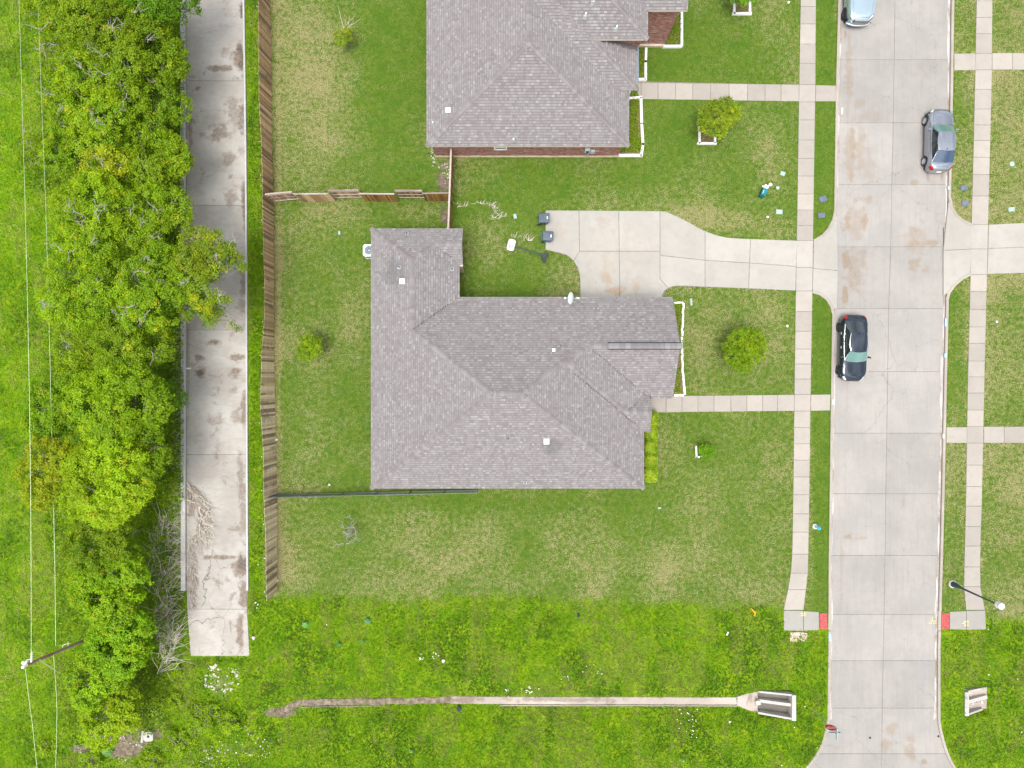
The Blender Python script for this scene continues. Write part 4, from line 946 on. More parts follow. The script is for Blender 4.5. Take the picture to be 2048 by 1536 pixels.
for i in range(4):
    b=MB(); p=A_.lerp(C_,i/3*.98+.01)+Vector((-.09,0,0)); b.tube([p,p+Vector((0,0,HC+.05))],.03,8); b.obj('post',M['steel'],sf)
# dark metal picket fence south of the house
mf=thing('picket_fence','low dark metal picket fence along the south wall of the grey-roofed house','fence')
HP=1.35; A_,C_=W(551,988.5),W(957,979.5); L=(C_-A_).length; d=(C_-A_).normalized()
b=MB(); b.box((0,0,HP/2),(.03,.03,HP)); pm=b.mesh('picket',M['dark_steel'])
for i in range(int(L/.115)): link('picket',pm,mf,Matrix.Translation(A_+d*(i*.115)))
b=MB(); b.box((0,0,HP/2),(.055,.055,HP+.06)); pm=b.mesh('post',M['dark_steel'])
for px in(553,620,688,756,823,890,956): 
    t_=(px-551)/406; link('post',pm,mf,Matrix.Translation(A_+d*(L*t_)))
for zz in(.15,HP-.12):
    b=MB(); b.box((A_+C_)/2+Vector((0,0,zz)),(L,.05,.05),rz=math.atan2(d.y,d.x)); b.obj('rail',M['dark_steel'],mf)

# ------------------------------------------------------------ white edging
def edging(label,runs,blocks=False,h=.16,w=.17,name='garden_edging',mat='white_paint',cat='garden edging'):
    e=thing(name,label,cat)
    for run in runs:
        for a,c in zip(run,run[1:]):
            A_,C_=W(*a),W(*c); L=(C_-A_).length; d=(C_-A_).normalized(); rz=math.atan2(d.y,d.x)
            if blocks:
                x=0
                while x<L-.03:
                    bl=min(random.uniform(.22,.42),L-x); b=MB(); c_=A_+d*(x+bl/2)+Vector((random.uniform(-.02,.02),random.uniform(-.02,.02),h/2-.02))
                    b.box(c_,(bl-.02,w*random.uniform(.8,1.05),h+random.uniform(-.03,.02)),rz=rz+random.uniform(-.08,.08),taper=1.12); b.obj('stone',M[mat],e); x+=bl
            else:
                k=max(1,round(L/1.3))
                for i in range(k):
                    b=MB(); c_=A_+d*(L*(i+.5)/k)+Vector((0,0,h/2-.02)); b.box(c_,(L/k+(-.008 if k>1 else w*.98),w,h),rz=rz,taper=1.03); b.obj('beam',M[mat],e)
    return e
edging('irregular white stone edging along the bed in front of the garage gable',[[(1347,606),(1366,606),(1364.5,640),(1362.5,690),(1364,735),(1369,790)],[(1347,790.5),(1367,790.5)]],True,w=.15)
edging('long white beam edging of the bed beside the entrance corner, bent near its lower end',[[(1260,198),(1281,196.5),(1282.5,250),(1285,290),(1282,312)],[(1280,312),(1240,312)],[(1236,311),(1226,311)]],h=.2,w=.18)
edging('small white L-shaped edging just above the path to the brick house',[[(1291.5,100),(1290.5,125),(1290.5,160)],[(1288,160.5),(1272,160.5)]],h=.2,w=.17)
edging('white edging around the bed below the projecting brick wing',[[(1362.5,24),(1362.5,94)],[(1360,94.5),(1328,94.5)]],h=.2,w=.17)
edging('white beams framing the square bed under the yellow-green lawn tree',[[(1398,256),(1398,287)],[(1396,288),(1430,288)],[(1429,268),(1429,286)]],h=.18,w=.15,name='tree_bed_edging')
edging('white frame around the tree base at the top edge of the lawn',[[(1467.5,-6),(1467.5,28)],[(1466,29),(1500,29)],[(1498.5,2),(1498.5,26)]],h=.18,w=.16,name='tree_bed_edging')
edging('small white corner edging beside the little round shrub',[[(1391.5,893),(1392.5,914)],[(1393,914),(1403,913)]],h=.14,w=.12,name='tree_bed_edging')
for nm,poly in(('planting_bed',[(1346,607),(1365,607),(1362,690),(1367,789),(1346,789)]),('planting_bed',[(1236,199),(1279,199),(1282,290),(1279,309),(1236,309)]),('planting_bed',[(1264,98),(1288,98),(1288,159),(1264,159)]),('planting_bed',[(1320,22),(1360,22),(1360,92),(1320,92)]),('planting_bed',[(1400,256),(1427,256),(1427,286),(1400,286)]),('planting_bed',[(1469,-6),(1497,-6),(1497,27),(1469,27)])):
    b=MB(); b.prism([W(*p) for p in poly],-.05,.02); o=b.obj(nm,M['mulch']); o['kind']='structure'

# ------------------------------------------------------------ vehicles
def car(name,label,cat,c,rz,L,Wd,pt,kind='sedan',glass=('glass_green','glass','glass_blue'),rim='alloy',trim=None,hoodh=.78):
    """local frame: +y is the front"""
    o=thing(name,label,cat,loc=c,rz=rz)
    hw=Wd/2; N=30
    if kind=='sedan': ht=1.43; belt=.92; fy=.145*L; wb=(.335*L,-.315*L); wr=.325; ws0,ws1,rw1,rw0=.20*L,.055*L,-.215*L,-.385*L
    else: ht=1.8; belt=1.12; fy=.2*L; wb=(.34*L,-.32*L); wr=.39; ws0,ws1,rw1,rw0=.19*L,.07*L,-.40*L,-.45*L
    def zdeck(y):
        t=y/(L/2)
        if kind=='sedan': return float(np.interp(t,[-1,-.97,-.88,-.72,-.3,.2,.42,.8,.93,.985,1],[.72,.90,.97,.985,belt,belt,belt+.005,.83,.74,.64,.5]))
        return float(np.interp(t,[-1,-.98,-.9,.2,.4,.75,.93,.985,1],[.8,1.05,belt,belt,belt+.03,1.08,1.03,.92,.6]))
    def wid(y):
        t=abs(y/(L/2)); e=2.6 if y>0 else 3.2
        full=hw
        r=max(0,(t-.58)/.42); ww=full*(1-(.50 if y>0 else .40)*r**(3.0 if y>0 else 3.6))
        return ww
    ys=[-L/2,-.492*L,-.478*L]+list(np.linspace(-.455*L,.455*L,N))+[.478*L,.492*L,L/2]
    b=MB(); rings=[]
    for y in ys:
        w=wid(y); zd=zdeck(y); t=abs(y)/(L/2); zb=.20+(.12 if t>.98 else 0); sh_=min(zd-.05,.82 if kind=='sedan' else .98)
        # wheel arches pull the lower body in
        arch=0
        for wy in wb:
            dd=abs(y-wy); 
            if dd<wr+.05: arch=max(arch,math.sqrt(max(0,(wr+.06)**2-dd**2)))
        zlow=max(zb,min(wr+arch,.72)) if arch>0 else zb
        zlow=min(zlow,sh_-.03)
        sec=[(w*.93,zlow),(w*.99,max(zlow,.38)),(w,max(zlow+.01,.55)),(w*.985,max(zlow+.02,sh_-.1)),(w*.955,sh_),(w*.90,zd-.015),(w*.74,zd+.012),(w*.38,zd+.035),(0,zd+.042)]
        rings.append([(x,y,z) for x,z in sec]+[(-x,y,z) for x,z in reversed(sec[:-1])])
    m=len(rings[0]); vs=[p for r_ in rings for p in r_]; fs=[]
    for i in range(len(rings)-1):
        for k in range(m-1): fs.append((i*m+k,i*m+k+1,(i+1)*m+k+1,(i+1)*m+k))
    fs.append(tuple(range(m))[::1]); fs.append(tuple(reversed(range((len(rings)-1)*m,len(rings)*m))))
    b.add(vs,fs); body=b.obj('body',pt,o,auto=38)
    b=MB(); b.prism([(hw*.86*sx,y) for sx,y in((-1,-L*.44),(1,-L*.44),(1,L*.45),(-1,L*.45))],.16,.62,bottom=True); b.obj('chassis',M['black'],o)
    # greenhouse
    bw=hw*.88; rw=hw*.66; r0=[]; 
    def ring(y0,y1,w,z,bow,crn,bend=.07):
        P=[]
        for i in range(9): t=i/8; P.append((lerp(-w*.93,w*.93,t),y0+bow*(1-(2*t-1)**2),z,'f'))
        for i in range(13): t=i/12; P.append((w*(1-bend*(2*t-1)**2),lerp(y0-crn,y1+crn,t),z,'r'))
        for i in range(9): t=i/8; P.append((lerp(w*.93,-w*.93,t),y1-bow*.7*(1-(2*t-1)**2),z,'b'))
        for i in range(13): t=i/12; P.append((-w*(1-bend*(2*t-1)**2),lerp(y1+crn,y0-crn,t),z,'l'))
        return P
    zb_=belt+.0; B=ring(ws0,rw0,bw,zb_,.17,.07); T=ring(ws1,rw1,rw*1.05,ht-.045,.10,.05,.13); n=len(B)
    B=[(x,y,zdeck(y)-.01 if tg in 'fb' else min(zdeck(y)+.0,belt+.03),tg) for x,y,z,tg in B]
    Mm=[((a[0]*.55+c_[0]*.45)*1.025,a[1]*.5+c_[1]*.5,(a[2]+c_[2])/2) for a,c_ in zip(B,T)]
    names={'f':('windscreen',glass[0]),'r':('side_window',glass[1]),'l':('side_window',glass[1]),'b':('rear_window',glass[2])}
    pil=MB()
    for tg,(nm,mt) in names.items():
        idx=[i for i in range(n) if B[i][3]==tg]; g=MB(); k=len(idx)
        vs=[B[i][:3] for i in idx]+[Mm[i] for i in idx]+[T[i][:3] for i in idx]
        g.add(vs,[(j,j+1,k+j+1,k+j) for j in range(k-1)]+[(k+j,k+j+1,2*k+j+1,2*k+j) for j in range(k-1)]); g.obj(nm,M[mt],o,smooth=True)
    # pillars between groups
    for i in range(n):
        j=(i+1)%n
        if B[i][3]!=B[j][3]:
            e=1.012
            q=[tuple(v*e if ax<1 else v for ax,v in enumerate(p[:3])) for p in(B[i],B[j],Mm[j],Mm[i],T[j],T[i])]
            pil.add(q,[(0,1,2,3),(3,2,4,5)])
    for sx in(-1,1):   # frames of the side windows: bottom, top, and the B pillar
        idx=[i for i in range(n) if B[i][3]==('r' if sx>0 else 'l')]
        fr=MB(); fr.tube([Vector(T[i][:3])*1.0+Vector((sx*.012,0,.0)) for i in idx],.024,5); fr.tube([Vector(B[i][:3])+Vector((sx*.008,0,.01)) for i in idx],.02,5)
        i0,i1=idx[0],idx[-1]
        fr.tube([Vector(B[i0][:3]),Vector(Mm[i0]),Vector(T[i0][:3])],.03,5); fr.tube([Vector(B[i1][:3]),Vector(Mm[i1]),Vector(T[i1][:3])],.03,5)
        fr.obj('window_trim',M[trim] if trim else pt,o)
        i=idx[6]; bp=MB(); bp.tube([Vector(B[i][:3])+Vector((sx*.004,0,0)),Vector(Mm[i])+Vector((sx*.004,0,0)),Vector(T[i][:3])+Vector((sx*.004,0,0))],.03,5); bp.obj('door_pillar',M['black'],o)
    pil.obj('pillars',pt,o)
    rt=MB(); ny=9; nx=9; vs=[]
    f_=[T[i] for i in range(n) if T[i][3]=='f']; bk=[T[i] for i in range(n) if T[i][3]=='b'][::-1]
    for i in range(nx):
        t=i/8
        for j in range(ny):
            s_=j/(ny-1); a,c_=f_[i],bk[i]; side=1-(2*t-1)**2; x=lerp(a[0],c_[0],s_)*(1.06 if i in(0,8) and 0<j<ny-1 else 1); y=lerp(a[1],c_[1],s_)
            vs.append((x,y,ht-.045+.055*(1-(2*t-1)**4)**.5*(.55+.45*(1-(2*s_-1)**2)) if 0<i<8 else ht-.045))
    rt.add(vs,[(i*ny+j,i*ny+j+1,(i+1)*ny+j+1,(i+1)*ny+j) for i in range(nx-1) for j in range(ny-1)]); rt.obj('roof_panel',pt,o,smooth=True)
    rt=MB(); rt.tube([(0,rw1*.9,ht-.0),(0,rw1*.9-.09,ht+.05)],.018,5); rt.obj('antenna',M['black'],o)
    # wheels
    wheel=None
    for sx in(-1,1):
        for wy in wb:
            if wheel is None:
                tb=MB(); tb.lathe((0,0,0),[(wr*.62,-.11),(wr*.97,-.11),(wr,-.07),(wr,.07),(wr*.97,.11),(wr*.64,.115)],28,cap=False); tm=tb.mesh('tyre',M['rubber'],False)
                rb_=MB(); rb_.lathe((0,0,0),[(wr*.64,.0),(wr*.66,.118),(wr*.58,.11),(wr*.56,.05),(.02,.05)],24,cap=False)
                for q in range(10): an=q*math.pi/5; rb_.box((wr*.33*math.cos(an),wr*.33*math.sin(an),.075),(wr*.5,.035 if rim!='alloy' else .05,.03),rz=an)
                rb_.lathe((0,0,.06),[(wr*.14,0),(wr*.12,.04)],12); rm=rb_.mesh('rim',M[rim],False); wheel=True
            w=link('wheel',None,o); w.location=(sx*(hw-.085),wy,wr); w.rotation_euler=(0,R(90)*sx,0)
            bpy.data.objects.remove(w)
            Mx=Matrix.Translation((sx*(hw-.085),wy,wr))@Matrix.Rotation(R(90)*sx,4,'Y')
            ty=link('wheel',tm,o,Mx); link('rim',rm,ty)
    # mirrors, lamps, handles, plate
    for sx in(-1,1):
        b=MB(); b.box((sx*(hw+.07),ws0-.28,belt+.04),(.2,.12,.13),rz=sx*.25); b.tube([(sx*(hw-.09),ws0-.26,belt),(sx*(hw+.02),ws0-.27,belt+.03)],.025,5); b.obj('wing_mirror',pt,o)
        for k in(0,1):
            b=MB(); b.box((sx*(wid(0)+.006),ws1-.30-k*1.02,.72),(.035,.17,.03)); b.obj('door_handle',M['chrome'] if trim else pt,o)
        yl=-.455*L; w=wid(yl); b=MB(); vs=[]
        pts_=[-.43*L,-.446*L,-.462*L,-.477*L,-.488*L]
        for y in pts_:
            w=wid(y); zd=zdeck(y); vs+=[(sx*(w*.86+.0),y-.012,zd+.008),(sx*(w*.93+.008),y-.012,zd-.02),(sx*(w*.985+.008),y-.012,.80 if kind=='sedan' else .95),(sx*(w+.008),y-.012,.68)]
        b.add(vs,[(i*4+k,i*4+k+1,i*4+k+5,i*4+k+4) if sx>0 else (i*4+k+4,i*4+k+5,i*4+k+1,i*4+k) for i in range(4) for k in range(3)]); b.obj('tail_lamp',M['tail'],o)
        b=MB(); vs=[]
        for y in(.43*L,.452*L,.47*L,.484*L):
            w=wid(y); zd=zdeck(y); vs+=[(sx*(w*.86),y+.008,zd+.014),(sx*(w*.955+.01),y+.008,zd-.035),(sx*(w*.99+.008),y+.01,zd-.12)]
        b.add(vs,[(i*3+k,i*3+k+1,i*3+k+4,i*3+k+3) if sx>0 else (i*3+k+3,i*3+k+4,i*3+k+1,i*3+k) for i in range(3) for k in range(2)]); b.obj('head_lamp',M['head_lamp'],o)
    b=MB(); b.box((0,-L/2-.005,.62 if kind=='sedan' else .9),(.34,.03,.17),M=Matrix.Rotation(R(-12),4,'X')); b.obj('number_plate',M['white_paint'],o)
    b=MB(); b.tube([(x,ws0+.20*(1-(x/bw)**2)-.01,zdeck(ws0+.1)+.012) for x in np.linspace(-bw*.9,bw*.9,9)],.02,5); b.obj('wiper_cowl',M['black'],o)
    b=MB()
    for sx in(-1,1):  # bonnet creases / shut lines
        b.tube([(sx*wid(y)*.72,y,zdeck(y)+.014) for y in np.linspace(ws0+.2,.46*L,7)],.007,4)
    b.tube([(x,.462*L+.03*(1-(x/hw)**2),zdeck(.462*L)+.03) for x in np.linspace(-hw*.6,hw*.6,9)],.007,4)
    if kind=='sedan': b.tube([(x,-.40*L,zdeck(-.40*L)+.04*(1-(x/hw)**2)) for x in np.linspace(-hw*.75,hw*.75,9)],.006,4)
    b.obj('shut_line',M['black'],o)
    if kind!='sedan':
        g=MB(); y=.493*L; g.box((0,y+.02,.78),(1.0,.08,.42)); gr=g.obj('grille',M['black'],o)
        for k in range(8):
            g=MB(); g.box((-.44+k*.126,y+.07,.80),(.045,.05,.40)); g.obj('grille_bar',M['chrome'],gr)
        g=MB(); g.tube([(x,.49*L+.16-.24*(abs(x)/hw)**2.4,.5) for x in np.linspace(-hw*.93,hw*.93,13)],.07,6); g.obj('bumper',M['chrome'],o,smooth=True)
        g=MB(); g.box((0,y+.03,1.0),(1.05,.12,.05)); g.obj('grille_surround',M['chrome'],o)
    return o
def gc(px,py): return W(px,py)+Vector((0,0,ZR+.005))
car('parked_car','mid-grey sedan with alloy wheels, nose up, parked at the east kerb','car',gc(1869,286.5),R(-1.2),4.6,1.82,M['paint_grey'],glass=('glass_green','glass','glass_blue'))
car('parked_car','dark midnight-blue sedan with chrome window trim, nose down, parked at the west kerb','car',gc(1698,697),R(180-1.0),4.86,1.86,M['paint_black'],glass=('glass_green','glass','glass'),rim='rim_dark',trim='chrome')
car('parked_car','pale blue silver pickup-like car with chrome grille, cut off by the top photo edge','car',gc(1711,-12),R(180-1.0),4.95,1.98,M['paint_silver'],kind='suv',rim='rim_dark',glass=('glass','glass','glass'))
M['bare']=simple('bare_wood',(.36,.335,.31),.95,var=.25,nscale=5)
# ------------------------------------------------------------ leaf cards in numpy
def quads_obj(name,C,Nn,ln,wd_,colr,parent=None,mat='leaf',tri=False,udir=None):
    """C centres (n,3), Nn normals (n,3), ln/wd_ half sizes (n,), colr (n,3)"""
    n=len(C); Nn=Nn/np.linalg.norm(Nn,axis=1,keepdims=True)
    r=rng.normal(size=(n,3)) if udir is None else udir
    u=np.cross(Nn,r); u/=np.linalg.norm(u,axis=1,keepdims=True)+1e-9; v=np.cross(Nn,u)
    u=u*ln[:,None]; v=v*wd_[:,None]
    if tri: P=np.stack([C-v,C+v,C+2*u],1); k=3
    else: P=np.stack([C-u,C-v+u*.15,C+u,C+v+u*.15],1); k=4
    me=bpy.data.meshes.new(name); me.vertices.add(n*k); me.vertices.foreach_set('co',P.reshape(-1).astype(np.float32))
    me.loops.add(n*k); me.polygons.add(n); me.loops.foreach_set('vertex_index',np.arange(n*k,dtype=np.int32)); me.polygons.foreach_set('loop_start',np.arange(0,n*k,k,dtype=np.int32))
    me.update(calc_edges=True)
    a=me.color_attributes.new('Col','FLOAT_COLOR','POINT'); cc=np.concatenate([np.clip(colr,0,1),np.ones((n,1))],1); a.data.foreach_set('color',np.repeat(cc,k,0).astype(np.float32).reshape(-1))
    me.materials.append(M[mat]); return link(name,me,parent)
G1=np.array([.13,.27,.004]); G2=np.array([.30,.42,.005]); YL=np.array([.50,.53,.012]); OL=np.array([.27,.34,.015]); DK=np.array([.045,.11,.008]); BR=np.array([.12,.27,.010])
nleaf=0
def crown(lobes,leaf=.075,dens=1.0,base=G1,hi=G2,clump=.34,per=26,yel=.08,fill=.16,squash=.75,gap=.0):
    """lobes: list (center Vector, radius) -> leaf arrays"""
    global nleaf
    Cs=[];Ns=[];Col=[]
    for c,r in lobes:
        lt=rng.uniform(.86,1.12)
        c=np.array(c); K=max(6,int(dens*1.15*2*math.pi*r*r/(clump*clump)))
        d=rng.normal(size=(K,3)); d[:,2]=np.abs(d[:,2])*1.0-.35; d/=np.linalg.norm(d,axis=1,keepdims=True)
        rad=r*(.80+.28*rng.random(K)); cc=c+d*rad[:,None]*np.array([1,1,squash])
        # irregular gaps
        nzv=fbm(cc[:,0]*.9+40,cc[:,1]*.9+80,31); keep=nzv>(.385+gap); cc=cc[keep]; d=d[keep]; K=len(cc)
        tone=rng.random(K)*.55+.45*fbm(cc[:,0]*.7+9,cc[:,1]*.7,33)*1.2
        isy=(rng.random(K)<yel*.4)
        m=rng.integers(int(per*.5),int(per*1.5),K); rep=np.repeat(np.arange(K),m)
        off_=rng.normal(size=(len(rep),3))*clump*.36; off_[:,2]*=.55
        P=cc[rep]+off_; N_=d[rep]*.55+rng.normal(size=P.shape)*.5+np.array([0,0,.75])
        co=base+(hi-base)*np.clip(tone[rep]+rng.normal(size=len(rep))*.22,0,1.25)[:,None]
        co=np.where(isy[rep][:,None],YL*(.6+.4*rng.random((len(rep),1))),co)*lt
        Cs.append(P);Ns.append(N_);Col.append(co)
        F=int(fill*K*per*.6)
        if F:
            d=rng.normal(size=(F,3)); d/=np.linalg.norm(d,axis=1,keepdims=True); P=c+d*(r*.75*rng.random((F,1))**.5)*np.array([1,1,squash]); P[:,2]-=r*.15
            Cs.append(P);Ns.append(rng.normal(size=(F,3))+np.array([0,0,.8]));Col.append(np.tile(base*.9,(F,1))*(.8+.3*rng.random((F,1))))
    C=np.concatenate(Cs);N_=np.concatenate(Ns);co=np.concatenate(Col); n=len(C); nleaf+=n
    ln=leaf*(.65+.7*rng.random(n)); return C,N_,ln,ln*.62,co
def limb(b,p,q,r0,r1,wob=.18,k=5,n=5):
    p,q=Vector(p),Vector(q); pts=[]; L=(q-p).length
    for i in range(k+1):
        t=i/k; w=Vector((random.gauss(0,1),random.gauss(0,1),random.gauss(0,.6)))*wob*L*.22*math.sin(math.pi*t); pts.append(p.lerp(q,t)+w)
    b.tube(pts,[lerp(r0,r1,i/k) for i in range(k+1)],n); return pts
def tree(name,label,cat,px,py,r_px,htop,group=None,base=G1,hi=G2,nl=None,leaf=.075,dens=1.,yel=.08,bare=0,stretch=1.0,trunk_r=None,per=26,clump=.34,lobes_px=None,fill=.25,spread=.6,lr=(.36,.52),gap=0.,squash=.75):
    c=W(px,py,htop*.72); r=r_px/S*(H-htop*.72)/H; rootx=c.x
    if group: rootx=min(c.x,(random.uniform(318,342)-1024)/S)
    gap=gap if group else gap-.22
    t=thing(name,label,cat,group,loc=(rootx,c.y,0)); o=Vector((rootx,c.y,0)); lean=c.x-rootx
    nl=nl or (9 if r>2.5 else 6); lobes=[]
    for i in range(nl):
        a=2*math.pi*i/nl*1.0+random.uniform(-.4,.4); rr=r*spread*random.uniform(.75,1.05) if i<nl*.72 else r*random.uniform(0,.45); lr_=r*random.uniform(*lr)
        z=htop-lr_*squash-(random.uniform(.05,.35)*r if i<nl-2 else 0); lobes.append((Vector((lean+rr*math.cos(a),rr*math.sin(a)*stretch,max(z,lr_*.6))),lr_))
    if lobes_px:
        lobes=[]
        for lx,ly,lr_ in lobes_px: z=htop*random.uniform(.72,.9); q=W(lx,ly,z)-o; lobes.append((q,lr_/S*.9))
    arr=crown(lobes,leaf,dens,base,hi,clump,per,yel,fill,squash,gap); quads_obj('crown',*arr,parent=t)
    tr=trunk_r or max(.03,r*.055); b=MB(); zc=min(l[0].z for l in lobes)*.55; fork=Vector((lean*.25+random.uniform(-.1,.1)*r,random.uniform(-.1,.1)*r,max(.15,zc)))
    limb(b,(0,0,-.05),fork,tr,tr*.8,.05,4,8); b.obj('trunk',M['bark'],t)
    for lc,lr_ in lobes:
        b=MB(); pts=limb(b,fork,lc+Vector((0,0,lr_*.25)),tr*.55,tr*.12,.25)
        for k in range(4): a=random.uniform(0,6.28); limb(b,pts[random.randint(2,5)],lc+Vector((math.cos(a)*lr_*.9,math.sin(a)*lr_*.9,lr_*random.uniform(0,.6))),tr*.16,.008,.3,4,4)
        b.obj('limb',M['bark'],t)
    if bare:
        for k in range(bare):
            b=MB(); a=random.uniform(0,6.28); lc,lr_=random.choice(lobes); q0=lc+Vector((math.cos(a)*lr_*.4,math.sin(a)*lr_*.4,lr_*squash*.88)); an=random.uniform(0,6.28)
            L=random.uniform(.5,1.3); q1=q0+Vector((math.cos(an)*L,math.sin(an)*L,random.uniform(.1,.35))); pts=limb(b,q0,q1,.024,.008,.5,6,4)
            for m_ in range(4):
                s_=pts[random.randint(1,5)]; a2=an+random.choice((-1,1))*random.uniform(.4,1.2); L2=random.uniform(.25,.6); limb(b,s_,s_+Vector((math.cos(a2)*L2,math.sin(a2)*L2,random.uniform(0,.12))),.012,.005,.5,4,4)
            b.obj('bare_branch',M['bare'],t)
    return t
TG='trees in the belt beside the alley'
BELT=[ # px,py,r,h,label,base,hi,yel,bare
 (328,12,78,6.5,'dark green tree at the upper photo edge reaching over the alley',G1*.85,G1*1.2,.03,3),
 (165,18,92,6.8,'bright green tree at the top edge of the belt, nearest the two wires',G1,G2*1.08,.06,2),
 (262,118,100,7.2,'broad tree with pale bare twigs, second down from the top edge beside the alley',G1*.95,G2*.95,.07,9),
 (130,125,48,4.2,'low pale shrub-like tree left of the belt near the top, with grey twigs',G1,G2,.08,5),
 (205,215,100,7.2,'large twiggy tree in the upper belt, left of the wet alley stain',G1,G2*.95,.09,12),
 (325,225,58,5.6,'smaller tree with light leaves hanging over the alley kerb below the twiggy crown',G1,G2*.95,.05,3),
 (75,300,48,3.0,'low bright bush under the two power wires, furthest left of the belt',G1*1.05,G2*1.0,.05,1),
 (150,295,72,5.6,'yellow-tipped bright tree between the wire bush and the yellow leaved tree',G1*1.05,G2*1.1,.1,2),
 (310,330,76,6.0,'smooth dense green tree at the alley kerb level with the cross fence',G1*.95,G2*.85,.02,1),
 (232,345,44,6.6,'small yellow-leaved tree standing out in the upper belt',OL*1.1,YL,.7,1),
 (215,455,100,7.6,'wide light green tree with a grey forked dead branch at its left side',G1*1.05,G2*1.05,.07,9),
 (330,440,66,6.6,'round tree by the alley just above the olive crown that overhangs it',G1,G2,.06,4),
 (425,540,74,8.0,'olive yellow tree leaning right across the full width of the alley',G1*.95,OL*1.15,.28,4),
 (330,590,90,8.2,'large tree with white dead branches left of the olive crown',G1,G2*.95,.08,10),
 (185,580,92,7.0,'big light green tree left of the dead white branches',G1*1.02,G2*1.05,.07,4),
 (270,695,84,6.8,'mid green tree with grey twigs above the reed strip by the alley',G1*.95,G2*.9,.04,4),
 (165,700,58,5.0,'lower green tree at the meadow edge above the dense southern crowns',G1,G2,.05,1),
 (120,815,76,6.0,'bright tree at the meadow edge touching the wires, above the yellow crown',G1*1.1,G2*1.1,.05,0),
 (245,815,96,7.4,'tall dense light green tree in the middle of the southern belt',G1*1.1,G2*1.12,.04,0),
 (325,800,46,4.6,'small dark green tree tucked between the tall dense crown and the alley',G1*.85,G1*1.15,.02,0),
 (300,905,62,6.2,'rounded tree touching the alley kerb opposite the wet gutter stain',G1*1.05,G2,.06,0),
 (118,945,70,6.6,'vivid yellow-green tree bulging left over the meadow',G2*.95,YL*.9,.3,0),
 (225,965,96,7.2,'wide yellow-green tree above the dry brush',G2*.9,G2*1.3,.14,0),
 (215,1085,72,5.4,'darker green tree directly below the wide yellow-green crown, left of the dry brush',G1*.85,G2*.85,.03,0),
 (225,1185,82,5.6,'feathery bright tree halfway along the dry brush',G1*1.15,G2*1.15,.05,0),
 (245,1290,78,5.2,'feathery tree beside the top of the leaning utility pole foot',G1*1.15,G2*1.12,.04,0),
 (200,1350,68,4.8,'low yellow-green tree under the guy wire of the pole',G1*1.15,G2*1.2,.05,0),
 (225,1425,66,4.2,'last low bright tree of the belt above the square concrete inlet',G2*.95,G2*1.25,.08,0)]
for px,py,r,h,lab,bs,hi,yl,br in BELT:
    hv=rng.uniform(.86,1.1); bs=bs*np.array([hv*rng.uniform(.85,1.1),hv,hv]); hi=hi*np.array([hv*rng.uniform(.88,1.06),hv,hv])
    kw={}
    if r==74: kw=dict(lobes_px=[(392,485,30),(425,490,27),(452,515,26),(475,528,15),(400,540,30),(432,548,24),(405,585,30),(440,615,22),(412,625,26),(458,640,14),(385,610,26),(470,655,9),(462,498,12),(375,520,30)],gap=-.03,dens=1.2,fill=.22)
    fe=py>1130
    tree('tree',lab,'tree',px,py,r,h,TG,bs,hi,yel=yl,bare=br,per=30 if fe else 36,leaf=.056 if not fe else .06,clump=random.uniform(.27,.38) if not fe else .26,**{**dict(gap=.0 if py>740 else .03),**kw})
# low undergrowth under the belt (uncountable)
n=int(46000); px=rng.uniform(60,372,n); py=rng.uniform(-60,1470,n)
lo=np.interp(py,[-60,0,250,320,420,560,760,900,1000,1200,1350,1470],[110,75,70,20,110,100,80,55,95,120,120,130]); hi_=np.interp(py,[-60,1000,1060,1470],[370,366,338,330])
k=(px>lo+rng.normal(0,9,n))&(px<hi_); px,py=px[k],py[k]; n=len(px)
z=.1+1.5*fbm(px/38,py/38,51)*rng.random(n)**.5; f=(H-z)/H
C=np.stack([(px-1024)/S*f,(768-py)/S*f,z],1); tn=fbm(px/14,py/14,52)[:,None]+rng.normal(size=(n,1))*.15
quads_obj('undergrowth',C,rng.normal(size=(n,3))*.5+np.array([0,0,1]),.09*(.6+.8*rng.random(n)),.05*(.6+.8*rng.random(n)),DK*1.2+(G2*1.02-DK*1.2)*np.clip(tn*1.1-.1,0,1))['kind']='stuff'
for bx,by,br_,bh,lab in ((405,1438,52,1.1,'largest low leafy bush between the rubble and the square inlet'),(352,1492,44,1.0,'low bright bush below and right of the square inlet'),(455,1452,34,.9,'low leafy bush at the left tip of the muddy ditch'),(345,1408,26,.9,'small leafy bush right of the last tree of the belt'),(180,1528,30,1.0,'low dark bush at the bottom edge left of the grass tussock'),(300,1530,34,.9,'leafy bush at the bottom edge right of the tussock'),(90,1500,26,.7,'low weedy bush at the bottom edge near the wires'),(345,1345,22,.8,'small bush beside the foot of the dry brush')):
    tree('bush',lab,'bush',bx,by,br_*.82,bh*.6,None,G1*1.15,G2*1.12,nl=11,yel=.02,per=22,clump=.26,leaf=.05,spread=.68,lr=(.2,.36),dens=.8,fill=.05,squash=.35)
